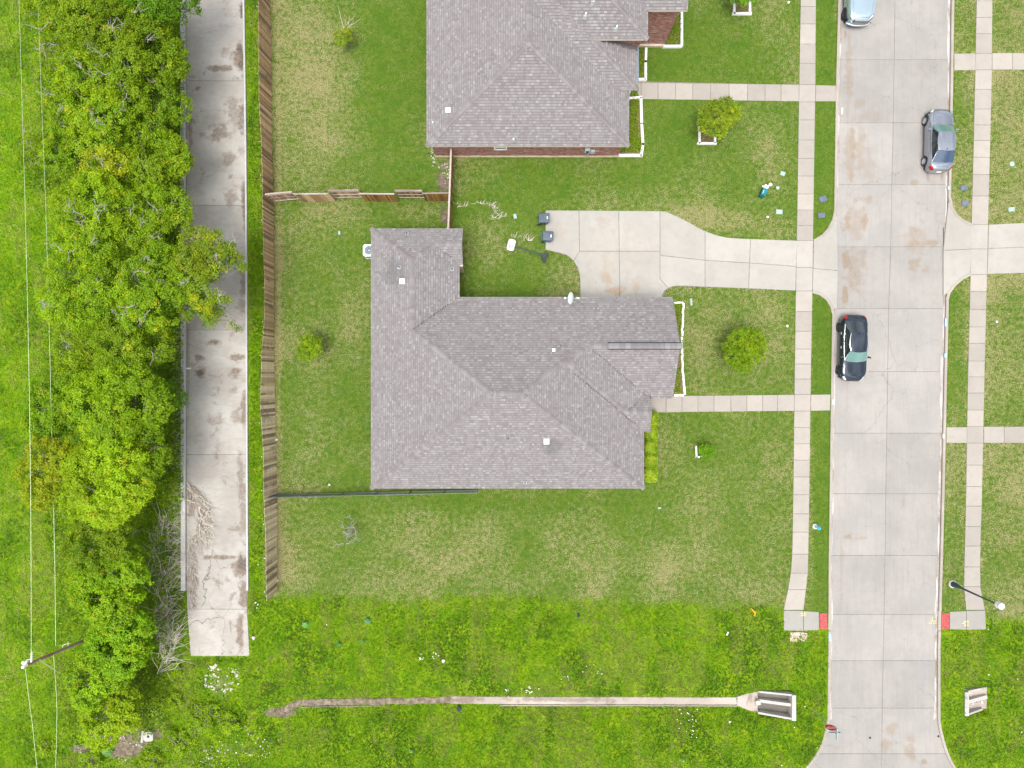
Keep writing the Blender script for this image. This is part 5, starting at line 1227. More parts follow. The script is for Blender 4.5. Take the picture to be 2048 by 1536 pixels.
# ------------------------------------------------------------ garden trees, shrubs, hedge
tree('small_tree','yellow-green young tree in the white-framed square bed on the north lawn','tree',1440,243,44,2.9,None,G1*.7,OL*1.25,nl=20,yel=.25,per=20,clump=.2,leaf=.045,spread=.74,lr=(.18,.36),dens=1.0,fill=.3)
tree('small_tree','bright green bushy lawn tree in front of the garage gable','tree',1492,700,47,2.6,None,G1*.85,G2*.98,nl=21,yel=.03,per=22,clump=.18,leaf=.042,spread=.72,lr=(.18,.36),dens=1.05,fill=.35)
tree('shrub','little round dark green shrub beside the white corner edging','shrub',1414,905,19,1.4,None,G1*.75,G1*1.5,nl=6,yel=.02,per=20,clump=.18,leaf=.04)
tree('small_tree','small round green tree alone on the fenced back lawn','tree',622,696,27,2.0,None,G1*.85,G2*.95,nl=7,yel=.02,per=22,clump=.2,leaf=.045)
tree('shrub','small dark shrub with tall bare stems in the northern back yard','shrub',689,75,19,1.5,None,G1*.8,OL*1.2,nl=5,yel=.15,per=20,clump=.18,leaf=.042,stretch=1.2)
tree('shrub','thin half-dead shrub on the southern lawn below the picket fence','shrub',700,1068,25,1.0,None,G1*.8,G2*.8,nl=7,yel=.03,per=14,clump=.26,leaf=.036,dens=.9,bare=7,fill=.1,gap=.62)
tree('small_tree','dark green tree cut by the top edge in the white tree frame','tree',1492,-22,36,2.8,None,G1*.75,G1*1.5,nl=7,yel=.02,per=22,clump=.22,leaf=.05)
# tall bare stems of the northern shrub
b=MB(); p0=W(690,60,1.0)
for q in ((676,12),(700,32),(710,30),(722,37),(690,38),(705,45)):
    a=W(*q,1.7); limb(b,p0+Vector((random.uniform(-.2,.2),0,0)),a,.02,.006,.15,5,4)
o=b.obj('dead_stems',M['twig']); tag(o,'fan of tall bare grey stems above the small dark shrub','dead stems')
hg=[(1302,838,15),(1301,866,16),(1301,894,15),(1301,921,15),(1301,948,15)]
hd=thing('hedge','clipped yellow-green hedge against the east wall of the grey-roofed house','hedge',loc=W(1301,895))
o0=W(1301,895)
for hx,hy,hr in hg:
    n=2600; u_=rng.uniform(-1,1,(n,3)); a=np.argmax(np.abs(u_),1); sgn=np.sign(u_[np.arange(n),a]); u_[np.arange(n),a]=sgn; u_[:,2]=np.where(u_[:,2]<-.6,1,u_[:,2])
    u_/= (np.sum(np.abs(u_)**5,1,keepdims=True)**.2); c=W(hx,hy,.55)-o0
    P=np.array([c.x,c.y,.5])+u_*np.array([.44,.54,.5])*(.78+.34*rng.random((n,1))); nn=u_+rng.normal(size=(n,3))*.5+np.array([0,0,.4])
    co=np.array([.17,.32,.008])+(np.array([.50,.58,.035])-np.array([.17,.32,.008]))*np.clip(fbm(P[:,0]*3+50,P[:,1]*3,61)*1.5-.3+rng.normal(size=n)*.2,0,1)[:,None]
    quads_obj('hedge_plant',P,nn,.045*(.7+.6*rng.random(n)),.03*(.7+.6*rng.random(n)),co,parent=hd)
b=MB()
for hx,hy,hr in hg: c=W(hx,hy)-o0; b.tube([(c.x,c.y,0),(c.x,c.y,.5)],.02,5)
b.obj('stem',M['bark'],hd)
# low weeds in the planting beds and teal weed rosettes
def weeds(name,label,cx,cy,r,colr,n=160,L=.28,h=.25,kind=None):
    r*=1.5; c=W(cx,cy); a=rng.uniform(0,6.28,n); t=rng.random(n)**.5*r; P=np.stack([c.x+np.cos(a)*t*.3,c.y+np.sin(a)*t*.3,.16+rng.random(n)*h*.5],1)
    d=np.stack([np.cos(a),np.sin(a),.25+.5*rng.random(n)],1); Nn=np.cross(d,np.cross(np.array([[0,0,1.]]),d)); Nn=np.where(Nn[:,2:3]<0,-Nn,Nn)
    side=np.cross(Nn,d); C=P; ln=r*.42*(.4+.6*rng.random(n)); o=quads_obj(name,C,Nn,ln,np.full(n,.010+.006*r),np.array(colr)*1.9*(.7+.5*rng.random((n,1))),tri=True,udir=side)
    tag(o,label,'weed'); return o
weeds('weed_clump','round blue-green weed rosette near the top of the rough grass',736,1240,.46,(.10,.22,.10),200)
weeds('weed_clump','small blue-green weed rosette left of and below the big round one',679,1286,.3,(.05,.19,.08),120)
weeds('weed_clump','tiny teal weed between the two rosettes, right of the lower one',727,1281,.22,(.05,.19,.08),90)
weeds('weed_clump','pale green leafy weed patch near the end of the long fence',612,1247,.5,(.12,.28,.07),260)
weeds('weed_clump','large grey-green grass tussock on the bare soil by the concrete inlet',218,1497,1.0,(.11,.22,.06),420)
weeds('weed_clump','pale grey-green weed in the lower rough grass near the bottom edge',1364,1518,.3,(.13,.25,.1),120)
weeds('weed_clump','small pale weed below the black bag near the bottom edge',823,1500,.26,(.13,.27,.09),100)
b0=[(1268,230,8,60,900),(1262,290,24,14,700),(1342,60,20,30,700),(1277,130,9,28,450),(1356,660,8,50,500),(1353,760,8,26,260),(1356,618,8,10,200)]
Cs=[]
for cx,cy,rx,ry,n in b0:
    p_=np.stack([cx+rng.uniform(-1,1,n)*rx,cy+rng.uniform(-1,1,n)*ry],1); Cs.append(p_)
Cs=np.concatenate(Cs); n=len(Cs); C=np.stack([(Cs[:,0]-1024)/S,(768-Cs[:,1])/S,.05+.15*rng.random(n)],1)
quads_obj('bed_ground_cover',C,rng.normal(size=(n,3))*.5+np.array([0,0,1]),.06*(.6+.8*rng.random(n)),.04*(.6+.8*rng.random(n)),G1+(np.array([.22,.28,.01])-G1)*rng.random((n,1)))['kind']='stuff'
# dry brush between belt and alley kerb
def sticks(name,label,cat,n,region,L=(.6,1.8),r=.011,z=(.1,.8),mat='twig',ang=None,kind='stuff',tilt=.35):
    b=MB()
    for i in range(n):
        px,py=region(); a=random.uniform(0,math.pi) if ang is None else random.gauss(*ang); l=random.uniform(*L); z0=random.uniform(*z); p=W(px,py,z0); d=Vector((math.cos(a),math.sin(a),random.gauss(0,tilt)))*l
        m=p+d*.5+Vector((random.gauss(0,.08),random.gauss(0,.08),0))*l; q=p+d; q.z=max(.03,q.z); rr=r*random.uniform(.5,1.6); b.tube([p,m,q],[rr,rr*.8,rr*.4],3,cap=False)
    o=b.obj(name,M[mat]); tag(o,label,cat,kind=kind); return o
def reg_poly(pts,w):
    def f():
        t=random.random()*(len(pts)-1); i=int(t); u_=t-i; a,c=pts[i],pts[i+1]; ww=lerp(w[i],w[i+1],u_); return lerp(a[0],c[0],u_)+random.uniform(-ww,ww),lerp(a[1],c[1],u_)
    return f
sticks('dry_brush','tangled grey dead brush along the alley kerb south of the tree belt','dry brush',420,reg_poly([(325,1040),(322,1100),(315,1150),(322,1210),(332,1260),(335,1300),(325,1350)],[20,24,26,22,22,18,12]),L=(.5,2.0),r=.012,ang=(.9,.75))
sticks('dry_brush','green-grey stalks fringing the alley kerb beside the brush','dry brush',420,reg_poly([(352,650),(352,720),(350,800),(350,900),(350,1000),(356,1060),(352,1130),(356,1200)],[9,11,9,9,10,8,12,10]),L=(.3,1.1),r=.008,ang=(.1,.4),z=(.05,.5))
for lab,pts,w,n,an,L in(('tangled pile of dead branches dumped on the alley slab by the left kerb',[(383,972),(390,990),(402,1015),(404,1045),(398,1072),(385,1085)],[5,10,12,13,16,8],230,(-1.0,.6),(.3,1.3)),
    ('thin line of brown twigs along the left alley kerb below the branch pile',[(379,1085),(388,1110),(384,1140),(385,1165)],[6,9,7,6],90,(-1.3,.5),(.2,.7)),
    ('small scatter of twigs near the lower end of the left alley kerb',[(383,1168),(382,1190),(384,1215)],[5,6,4],50,(-1.3,.5),(.2,.6))):
    o=sticks('branch_pile',lab,'branch pile',n,reg_poly(pts,w),L=L,r=.016,z=(.05,.3),ang=an,tilt=.06,kind=None)
b=MB(); 
for a,c in(((373,965),(418,1018)),((374,975),(410,1010)),((374,1000),(400,1008)),((398,1010),(404,1040)),((418,1018),(404,1050)),((399,1048),(400,1075))): limb(b,W(*a,.3),W(*c,.25),.035,.02,.15,5,5)
o=b.obj('fallen_branch',M['twig']); tag(o,'long pale fallen branches at the head of the alley branch pile','branch')
for lab,pts,n in (('sandy dead grass runners curling over the lawn left of the driveway',[(985,410),(998,425),(990,440),(1008,432)],46),('dry straw-coloured runners beside the side fence top',[(912,404),(920,415),(935,408),(975,408)],26),('straw-coloured runners between the hoop backboard and the bins',[(1030,475),(1044,468),(1052,482),(1062,480)],26)):
    o=sticks('dead_grass_runners',lab,'dead grass',n,reg_poly(pts,[9]*len(pts)),L=(.15,.5),r=.014,z=(.03,.05),mat='straw' if 'straw' in M else 'twig',tilt=.02,kind='stuff')
# ------------------------------------------------------------ rocks and litter
def rock_mesh(seed):
    r_=random.Random(seed); bm=bmesh.new(); bmesh.ops.create_icosphere(bm,subdivisions=1,radius=.5)
    for v in bm.verts: v.co*=r_.uniform(.6,1.15); v.co.z*=.55
    me=bpy.data.meshes.new('rock'); bm.to_mesh(me); bm.free(); me.materials.append(M['rock']); return me
RM=[rock_mesh(i) for i in range(5)]
def gz(px,py): return float(ground_z(np.array([px*1.0]),np.array([py*1.0]))[0])
def rubble(name,label,spots,n,smin=.08,smax=.28,mat='rock'):
    b=MB()
    for i in range(n):
        sx,sy,rx,ry=random.choice(spots); px=random.gauss(sx,rx*.5); py=random.gauss(sy,ry*.5); s_=random.uniform(smin,smax)*random.uniform(.6,1); me=random.choice(RM); z=gz(px,py); c=W(px,py); Mr=Matrix.Translation((c.x,c.y,z+s_*.12))@Matrix.Rotation(random.uniform(0,6.28),4,'Z')@Matrix.Scale(s_,4)
        b.add([Mr@v.co for v in me.vertices],[tuple(p.vertices) for p in me.polygons])
    o=b.obj(name,M[mat]); tag(o,label,'rubble',kind='stuff'); return o
rubble('rubble','pale broken rubble in the grass beyond the end of the alley',[(432,1350,26,14),(420,1370,16,16),(455,1378,20,18),(470,1345,14,12),(425,1335,10,8)],130,.05,.26)
rubble('rubble','scattered pale stones low at the left of the ditch',[(425,1520,40,20),(440,1500,30,16),(520,1500,40,26),(500,1470,30,20)],110,.04,.2)
rubble('rubble','small stones around the square concrete inlet',[(250,1478,40,10),(210,1470,26,10),(165,1500,22,10),(270,1488,14,8),(300,1425,20,14),(320,1440,20,14),(240,1520,30,10)],110,.04,.16)
rubble('rubble','rocks at the corner of the brick house',[(866,305,5,14),(868,322,6,12),(890,335,12,10),(893,350,8,18)],90,.05,.15)
rubble('rubble','stones lying in the east culvert bays',[(1958,1414,22,6),(1946,1393,16,5)],26,.08,.24).location.z=.45
b=MB()
for sx,sy,r_,n in((842,1313,7,9),(870,1308,7,6),(1060,1383,10,15),(1018,1380,8,6),(1132,1352,6,5),(1175,1336,14,4),(1205,1342,8,3),(1375,1440,20,14),(1382,1465,8,6),(512,1204,7,5),(1600,1420,30,5),(1560,1500,60,4),(700,1250,100,3),(1950,1330,60,4),(1990,1480,60,4)):
    for i in range(n):
        px,py=random.gauss(sx,r_*.7),random.gauss(sy,r_*.6); c=W(px,py); s_=random.uniform(.035,.07); b.box((c.x,c.y,gz(px,py)+.16),(s_,s_,.03),rz=random.random())
o=b.obj('white_flowers',M['white_paint']); tag(o,'tiny white flower heads dotted through the rough grass','flowers',kind='stuff')
for lab,px,py,s_ in(('single pale rock beside the southern alley end',886,1321,.34),('white stone by the fence foot at its end',556,1161,.2),('pale block against the foot of the board fence',553,879,.3),('white scrap of rubble on the fenced lawn near the picket fence',659,969,.24),('small pale rock on the north side of the ditch fork',508,1275,.34),('white rock near the concrete channel right of the rubble',1461,1446,.24),('white rock on the culvert apron',1517,1408,.5)):
    me=random.choice(RM); c=W(px,py); o=link('rock',me); o.matrix_local=Matrix.Translation((c.x,c.y,gz(px,py)+.06+(.25 if 'apron' in lab else 0)))@Matrix.Rotation(random.random()*6,4,'Z')@Matrix.Scale(s_,4); tag(o,lab,'rock')

# ------------------------------------------------------------ bins, hoop, hydrant, lids, small things
def bin_(label,px,py,rz,bm_,lm_):
    c=W(px,py,1.05); o=thing('wheelie_bin',label,'bin',loc=(c.x,c.y,ZW),rz=rz)
    b=MB(); prof=[(.24,.27,.10),(.30,.34,.95)]; vs=[]
    for (x,y,z) in ((.235,.26,.08),(.27,.30,.5),(.30,.35,.96),(.33,.38,.97),(.33,.38,1.02)): vs+=[(-x,-y,z),(x,-y,z),(x,y,z),(-x,y,z)]
    fs=[(3,2,1,0)]+[(i*4+k,i*4+(k+1)%4,(i+1)*4+(k+1)%4,(i+1)*4+k) for i in range(4) for k in range(4)]; b.add(vs,fs); b.obj('body',M[bm_],o)
    b=MB(); vs=[]
    for (x,y,z) in((.345,.39,1.02),(.345,.39,1.05),(.31,.35,1.085),(.12,.15,1.10)): vs+=[(-x,-y,z),(x,-y,z),(x,y,z),(-x,y,z)]
    b.add(vs,[(i*4+k,i*4+(k+1)%4,(i+1)*4+(k+1)%4,(i+1)*4+k) for i in range(3) for k in range(4)]+[(12,13,14,15)]); b.obj('lid',M[lm_],o)
    b=MB(); b.tube([(-.26,.40,.98),(-.26,.46,.98),(.26,.46,.98),(.26,.40,.98)],.02,6); b.obj('handle',M[bm_],o)
    b=MB(); b.box((0,-.24,1.093),(.2,.07,.012)); b.box((0,-.315,1.08),(.2,.02,.01)); b.obj('lid_print',M['white_paint'],o)
    for sx in(-1,1):
        b=MB(); b.lathe((sx*.26,.33,.13),[(.13,-.03),(.13,.03)],16,M=Matrix.Rotation(R(90),4,'Y')); b.obj('wheel',M['rubber'],o)
bin_('dark slate wheelie bin, upper of the two at the driveway corner',1088,436,R(90),'bin','bin_lid')
bin_('bluer wheelie bin with lighter blue body, lower of the two at the driveway corner',1095.5,472,R(86),'bin_blue','bin_lid')
hp=thing('basketball_hoop','portable basketball hoop lying on its side on the lawn beside the driveway','basketball hoop')
A_=W(1086,511,.12); B_=W(1031,494,.18); b=MB(); b.tube([A_+Vector((0,0,.1)),A_.lerp(B_,.5),B_],.045,8); b.obj('pole',M['dark_steel'],hp)
Mr=Matrix.Rotation(R(-14),4,'Z'); c=W(1022.5,490,.3); b=MB(); w,h=.27,.42; pr=[(-w+.1,-h),(w-.1,-h),(w,-h+.1),(w,h-.1),(w-.1,h),(-w+.1,h),(-w,h-.1),(-w,-h+.1)]
b.add([c+Mr@Vector((x,y,z)) for z in(-.02,.02) for x,y in pr],[tuple(range(8,16)),tuple(reversed(range(8)))]+[(i,(i+1)%8,8+(i+1)%8,8+i) for i in range(8)]); b.obj('backboard',M['acrylic'],hp)
b=MB(); b.tube([c+Mr@Vector((x*1.0,y*1.0,.0)) for x,y in pr+[pr[0]]],.022,5); b.tube([c+Mr@Vector((x,y,.03)) for x,y in((-.12,-.16),(.1,-.16),(.1,.16),(-.12,.16),(-.12,-.16))],.018,5); b.obj('frame',M['dark_steel'],hp)
b=MB(); b.tube([c+Mr@Vector((.08+.2*math.cos(a),.2*math.sin(a),.12)) for a in np.linspace(0,6.283,17)],.012,5); b.obj('rim',M['steel'],hp)
b=MB(); q=W(1090,513,.2); b.box(q,(.34,.5,.3),rz=R(-30)); b.box(q+Vector((-.06,-.28,-.05)),(.22,.3,.18),rz=R(20)); b.tube([q+Vector((-.1,-.3,0)),q+Vector((-.42,.15,.1))],.025,5); b.lathe(q+Vector((.16,.2,0)),[(.09,-.03),(.09,.03)],12,M=Matrix.Rotation(R(90),4,'X')); b.obj('base_tank',M['black'],hp)
# hydrant
c=W(1630,1052.5); hy=thing('fire_hydrant','silver fire hydrant with bright blue cap on the west verge strip','fire hydrant',loc=c)
b=MB(); b.lathe((0,0,0),[(.19,0),(.19,.05),(.11,.05),(.10,.45),(.15,.46),(.15,.52),(.12,.54)],16); b.obj('barrel',M['white_metal'],hy,auto=40)
b=MB(); b.lathe((0,0,.54),[(.15,0),(.145,.06),(.11,.14),(.05,.18),(.045,.24)],16); b.obj('bonnet',M['hyd_blue'],hy,auto=40)
for a in(0,90,180):
    b=MB(); Mr=Matrix.Rotation(R(a),4,'Z')@Matrix.Rotation(R(90),4,'Y'); b.lathe((0,0,.36),[(.055,.08),(.055,.17),(.04,.19)],10,M=Mr); b.obj('outlet_cap',M['hyd_blue'],hy)
# teal utility box with silver fittings
c=W(1524,387); ub=thing('utility_box','teal box with silver valve fittings standing on the north lawn','utility box',loc=c,rz=R(-22))
b=MB(); b.box((0,-.02,.22),(.38,.55,.44),taper=1.0); b.box((-.02,-.3,.15),(.3,.12,.3)); b.obj('housing',M['teal'],ub)
b=MB(); b.box((.0,-.02,.452),(.34,.5,.02)); b.obj('lid',simple('teal_lid',(.01,.19,.22),.35),ub)
b=MB(); b.box((-.08,-.05,.47),(.03,.24,.02)); b.obj('label_strip',M['white_paint'],ub)
b=MB(); b.box((0,.42,.25),(.28,.26,.3)); b.tube([(-.25,.4,.25),(.2,.45,.3)],.05,8); b.obj('valve_body',M['white_metal'],ub)
b=MB(); b.lathe((.22,.66,.36),[(.12,0),(.13,.04),(.12,.07)],18); b.tube([(.22,.66,0),(.22,.66,.36)],.03,8); b.obj('white_cap',M['white_paint'],ub)
def lid(label,px,py,w,d,rz,mat,h=.05,name='meter_lid',round_=False,cat='meter lid'):
    c=W(px,py); b=MB()
    if round_: b.lathe((0,0,-.02),[(w/2,0),(w/2,h),(w/2-.03,h+.015)],20)
    else: b.box((0,0,h/2),(w,d,h),taper=1.06); b.box((0,0,h+.008),(w*.8,d*.74,.015)); b.box((w*.18,0,h+.02),(.05,.05,.01))
    o=b.obj(name,M[mat]); o.location=(c.x,c.y,.015); o.rotation_euler=(0,0,rz); tag(o,label,cat); return o
lid('blue-grey meter lid with a dark notch on the west verge, upper of two',1645.5,398,.52,.42,R(25),'lid_dark'); lid('blue-grey meter lid on the west verge just above the driveway return',1642.5,431,.5,.36,R(4),'lid_dark')
lid('blue-grey meter lid on the east verge, upper of two',1927.5,376,.48,.34,0,'lid_dark'); lid('blue-grey meter lid on the east verge, lower of two',1929,407,.5,.38,R(-4),'lid_dark')
lid('pale green lid tilted in the lawn above the small ring valve',1565,347.5,.34,.28,R(-20),'lid_pale'); lid('pale green rectangular lid below the small ring valve',1558,424,.46,.32,R(-3),'lid_pale')
lid('pale small ring valve cover right of the teal box',1555,376,.26,.26,0,'lid_pale',round_=True); lid('tiny white cap in the lawn below the teal box',1535,434,.16,.16,0,'white_paint',round_=True)
lid('pale round lid on the east lawn beside the grey car',2023.5,328,.36,.36,0,'lid_pale',round_=True); lid('pale green lid on the east lawn above the driveway',2022,419,.44,.3,R(5),'lid_pale')
lid('small white cap on the lawn by the pavement, right of the bushy tree',1574.5,652,.15,.15,0,'white_paint',round_=True); lid('small white cap on the east lawn beyond the sidewalk',1993,643.5,.16,.16,0,'white_paint',round_=True)
lid('small white cap near the sidewalk at the top edge',1577,5,.16,.16,0,'white_paint',round_=True); lid('pale blue sprinkler cover in front of the garage gable',1382,604,.16,.5,R(6),'lid_pale')
lid('pale greenish cover on the fenced lawn north of the air conditioner',679,466,.15,.26,0,'lid_pale'); lid('tiny pale cap on the lawn south-east of the grey roof',1319,1016,.22,.12,0,'lid_pale')
lid('light cover in the grass left of the hoop',1030,433,.22,.34,R(10),'lid_pale')
# square inlet
c=W(302,1468); il=thing('storm_inlet','square white concrete inlet with a dark round hole at the end of the tree belt','storm inlet',loc=(c.x,c.y,.0),rz=R(2))
b=MB(); w=.35; n=16; vs=[]; fs=[]
for k in range(n):
    a=2*math.pi*(k+.5)/n; ca,sa=math.cos(a),math.sin(a); rr=w/max(abs(ca),abs(sa)); vs+=[(rr*ca,rr*sa,0),(rr*ca,rr*sa,.35),(.10*ca,.10*sa,.35),(.10*ca,.10*sa,.0)]
for k in range(n):
    i,j=4*k,4*((k+1)%n)
    for q in range(3): fs.append((i+q,j+q,j+q+1,i+q+1))
b.add(vs,fs); b.obj('box',M['headwall'],il); b=MB(); b.lathe((0,0,.02),[(.12,0),(.12,.01)],16); b.obj('shaft',M['black'],il)
b=MB(); b.tube([W(287,1461,.1),W(285,1475,.12),W(284,1484,.05)],.10,7); o=b.obj('broken_pipe',M['headwall']); tag(o,'short grey broken pipe piece left of the square inlet','pipe')
b=MB(); limb(b,W(258,1463,.15),W(276,1458,.2),.11,.09,.05,3,7); o=b.obj('log',M['twig']); tag(o,'short pale log lying above the square inlet','log')
# marker, dark bag, etc
b=MB(); b.tube([W(1502,1216,.1),W(1507,1222,.2),W(1511,1226,.25)],[.03,.05,.09],6); b.tube([W(1511,1226,.25),W(1509,1231,.1)],.05,6); o=b.obj('marker_tape',M['orange']); tag(o,'bent orange-yellow plastic marker at the edge of the rough grass','marker')
for lab,px,py in(('crumpled black bag on the south bank of the ditch channel',917,1420),('small black scrap lying in the rough grass below the lawn',1156,1229)):
    me=RM[1].copy(); me.materials.clear(); me.materials.append(M['black']); c=W(px,py); o=link('plastic_bag',me); o.matrix_local=Matrix.Translation((c.x,c.y,gz(px,py)+.18))@Matrix.Scale(.4 if py>1300 else .26,4)@Matrix.Scale(1.5,4,(0,1,0)); tag(o,lab,'plastic bag')
b=MB(); c=W(1422,1268-1000+1000); 
b=MB(); c=W(1455,1267,.1); b.box(c,(.1,.26,.04),rz=R(-25)); o=b.obj('white_scrap',M['white_paint']); tag(o,'small white scrap in the rough grass left of the pavement end','litter')
c=W(1596,1274); b=MB(); b.prism([(c.x+x,c.y+y) for x,y in((-.62,-.32),(.66,-.30),(.70,.28),(.3,.36),(-.58,.34))],-.1,.03); b.box((c.x-.45,c.y+.1,.035),(.12,.14,.02),mi=0); o=b.obj('concrete_pad',concrete('rough_pad',(.6,.52,.42),(.45,.36,.27),rndamt=0,stain=.7)); tag(o,'rough sandy concrete pad below the west pavement end','concrete pad')
# chalk marks: white dash on the road, blue marks on the kerb, yellow marks on the ramps
def mark(name,label,px,py,w,d,z,mat,rz=0):
    c=W(px,py); b=MB(); b.box((0,0,0),(w,d,.004)); o=b.obj(name,M[mat]); o.location=(c.x,c.y,z); o.rotation_euler=(0,0,rz); o['kind']='structure'; return o
mark('painted_mark','',1685.5,221,.11,.46,ZR+.012,'white_paint',R(-2)); mark('painted_mark','',1665.8,804,.10,.34,.042,'white_paint'); mark('painted_mark','',1886.3,872,.12,.3,.042,'white_paint')
mark('painted_mark','',1659,1275,.16,.5,.042,'blue_mark'); mark('painted_mark','',1890,711,.14,.3,.042,'blue_mark'); mark('painted_mark','',1890.5,645,.1,.6,.042,'blue_mark'); mark('painted_mark','',1896.5,376,.14,.24,.042,'blue_mark')
for px,py,w,d in((1606,1226,.42,.03),(1606,1230,.36,.03),(1603,1228,.03,.34),(1609,1228,.03,.34),(1932,1243,.4,.03),(1932,1250,.34,.03),(1929,1247,.03,.42),(1935,1246,.03,.46)): mark('painted_mark','',px,py,w,d,ZW+.012,'yellow_mark')
for px,py,w,d in((1867,1243,.4,.03),(1866,1238,.03,.3),(1871,1247,.3,.03),(1862,1247,.25,.03)): mark('painted_mark','',px,py,w,d,ZR+.012,'yellow_mark')
mark('white_pipe_stub','',378,737,.36,.1,.06,'white_paint')
# iron covers in the street
for lab,px,py in(('small dark iron cover in the middle of the street near the intersection',1741.5,1477),('small dark iron cover at the east side near the intersection',1878.5,1474)):
    b=MB(); b.lathe((0,0,0),[(.08,-.01),(.08,.006)],14); o=b.obj('iron_cover',M['black']); o.location=W(px,py)+Vector((0,0,ZR+.008)); tag(o,lab,'iron cover')

# ------------------------------------------------------------ street lamp
base=W(1905,1168); lp=thing('street_lamp','black street lamp with pale round lamp head on the east verge near the ramp','street lamp',loc=base)
b=MB(); b.lathe((0,0,0),[(.30,-.02),(.30,.05),(.28,.06)],24); b.obj('footing',M['headwall'],lp,auto=40)
b=MB(); b.lathe((0,0,.05),[(.2,0),(.2,.25),(.15,.4),(.11,.7),(.075,.8)],18); b.obj('base_cover',M['dark_steel'],lp,auto=40)
b=MB(); b.tube([(0,0,.7),(0,0,2.4),(0,0,3.95)],[.075,.062,.052],12); b.lathe((0,0,3.9),[(.055,0),(.1,.05),(.12,.12),(.09,.2)],14); b.obj('pole',M['dark_steel'],lp,auto=40)
b=MB(); b.lathe((0,0,4.05),[(.09,0),(.19,.08),(.235,.22),(.22,.36),(.15,.46)],20); b.obj('globe',M['white_metal'],lp,smooth=True)
b=MB(); b.lathe((0,0,4.49),[(.25,0),(.2,.06),(.08,.11),(.04,.18)],20); b.obj('cap',simple('lamp_cap',(.66,.7,.72),.4),lp,smooth=True)
# ------------------------------------------------------------ stop sign (facing north), street name blades
base=W(1626,1418); z0=gz(1626,1418); sg=thing('stop_sign','red octagonal stop sign with street name blades at the south-west street corner','stop sign',loc=(base.x,base.y,z0))
b=MB(); b.tube([(0,0,-.1),(0,0,3.35)],.032,8); b.obj('post',M['lid_dark'] if False else M['steel'],sg)
Mr=Matrix.Rotation(R(183),4,'Z'); r8=.40; zc=2.55
def octo(r,y0,y1,mat,nm,par):
    b=MB(); pts=[(r/math.cos(R(22.5))*math.cos(R(22.5+45*k)),r/math.cos(R(22.5))*math.sin(R(22.5+45*k))) for k in range(8)]
    b.add([Mr@Vector((x,y,z+zc)) for y in(y0,y1) for x,z in pts],[tuple(range(8)),tuple(reversed(range(8,16)))]+[(i,8+i,8+(i+1)%8,(i+1)%8) for i in range(8)]); return b.obj(nm,mat,par)
octo(r8,-.055,-.04,M['white_paint'],'sign_border',sg); fc=octo(r8*.93,-.062,-.05,M['sign_red'],'sign_face',sg)
def text(s_,size,mat,par,Mx,name='lettering'):
    cu=bpy.data.curves.new(name,'FONT'); cu.body=s_; cu.size=size; cu.align_x='CENTER'; cu.align_y='CENTER'; cu.extrude=.003; cu.offset=.006
    to=bpy.data.objects.new(name+'_src',cu); sc.collection.objects.link(to); dg=bpy.context.evaluated_depsgraph_get(); me=bpy.data.meshes.new_from_object(to.evaluated_get(dg)); bpy.data.objects.remove(to); bpy.data.curves.remove(cu)
    me.materials.clear(); me.materials.append(mat); me.name=name; return link(name,me,par,Mx)
text('STOP',.30,M['white_paint'],fc,Matrix.Translation(Mr@Vector((0,-.068,zc)))@Mr@Matrix.Rotation(R(90),4,'X'))
for rz_,zz,off_ in((R(0),3.05,0),(R(88),3.27,0)):
    b=MB(); b.box((0,0,zz),(.78,.02,.17),rz=rz_); b.box((0,0,zz),(.82,.006,.2),rz=rz_,mi=1); b.obj('street_name_blade',[M['sign_blue'],M['white_paint']],sg)
# ------------------------------------------------------------ utility pole and wires
HPo=8.5; pt=W(53,1330,HPo); pb=W(238,1252); up=thing('utility_pole','brown wooden utility pole leaning out of the tree belt over the meadow','utility pole',loc=(pb.x,pb.y,0)); T0=pt-pb
b=MB(); b.tube([(0,0,-.1),T0*.5,T0],[.125,.11,.095],14); b.obj('pole',M['pole_wood'],up,auto=40)
b=MB(); b.box(T0+Vector((-.12,.06,-.1)),(.34,.1,.1),rz=R(60)); b.lathe(T0+Vector((-.22,-.13,-.1)),[(.10,0),(.10,.12),(.05,.18)],12); b.lathe(T0+Vector((-.2,.13,-.1)),[(.10,0),(.10,.12),(.05,.18)],12); b.tube([T0+Vector((-.1,.25,-.1)),T0+Vector((.1,.25,-.3))],.03,5); b.obj('top_bracket',M['white_metal'],up)
b=MB()
for k in range(4): q=T0+Vector((.23,.22+k*.13,-.1)); b.lathe(q,[(.05,-.02),(.085,0),(.05,.04)],12,M=Matrix.Rotation(R(90),4,'X'))
b.tube([T0+Vector((.2,.12,-.1)),T0+Vector((.24,.75,-.1))],.035,6); b.obj('insulator',M['white_metal'],up)
q=T0*.60; b=MB(); b.tube([q+Vector((0,.1,0)),q+Vector((.05,.35,.1))],.04,6); b.tube([q+Vector((-.02,.3,.1)),q+Vector((-.3,.15,.15)),q+Vector((-.28,-.1,0))],.015,5); b.obj('wire_clamp',M['white_metal'],up)
M['wire']=simple('bright_wire',(.50,.62,.36),.4,metal=.2)
def wire(label,pts,hs,r=.010,loc=None):
    P=[W(x,y,h) for (x,y),h in zip(pts,hs)]; b=MB(); b.tube(P,r,5); o=b.obj('overhead_wire',M['wire']); tag(o,label,'wire'); return o
wire('outer overhead wire running north along the left photo edge from the pole top',[(36,-40),(38,0),(44,200),(50,400),(55,600),(59,800),(61.5,1000),(62.3,1150),(62.5,1306)],[8.6]*5+[8.5]*4)
wire('inner lower overhead wire running north through the edge of the tree belt',[(74,-40),(77,25),(83,200),(91,400),(97,600),(102,800),(107,1000),(110,1150),(111.5,1292)],[5.6]*9)
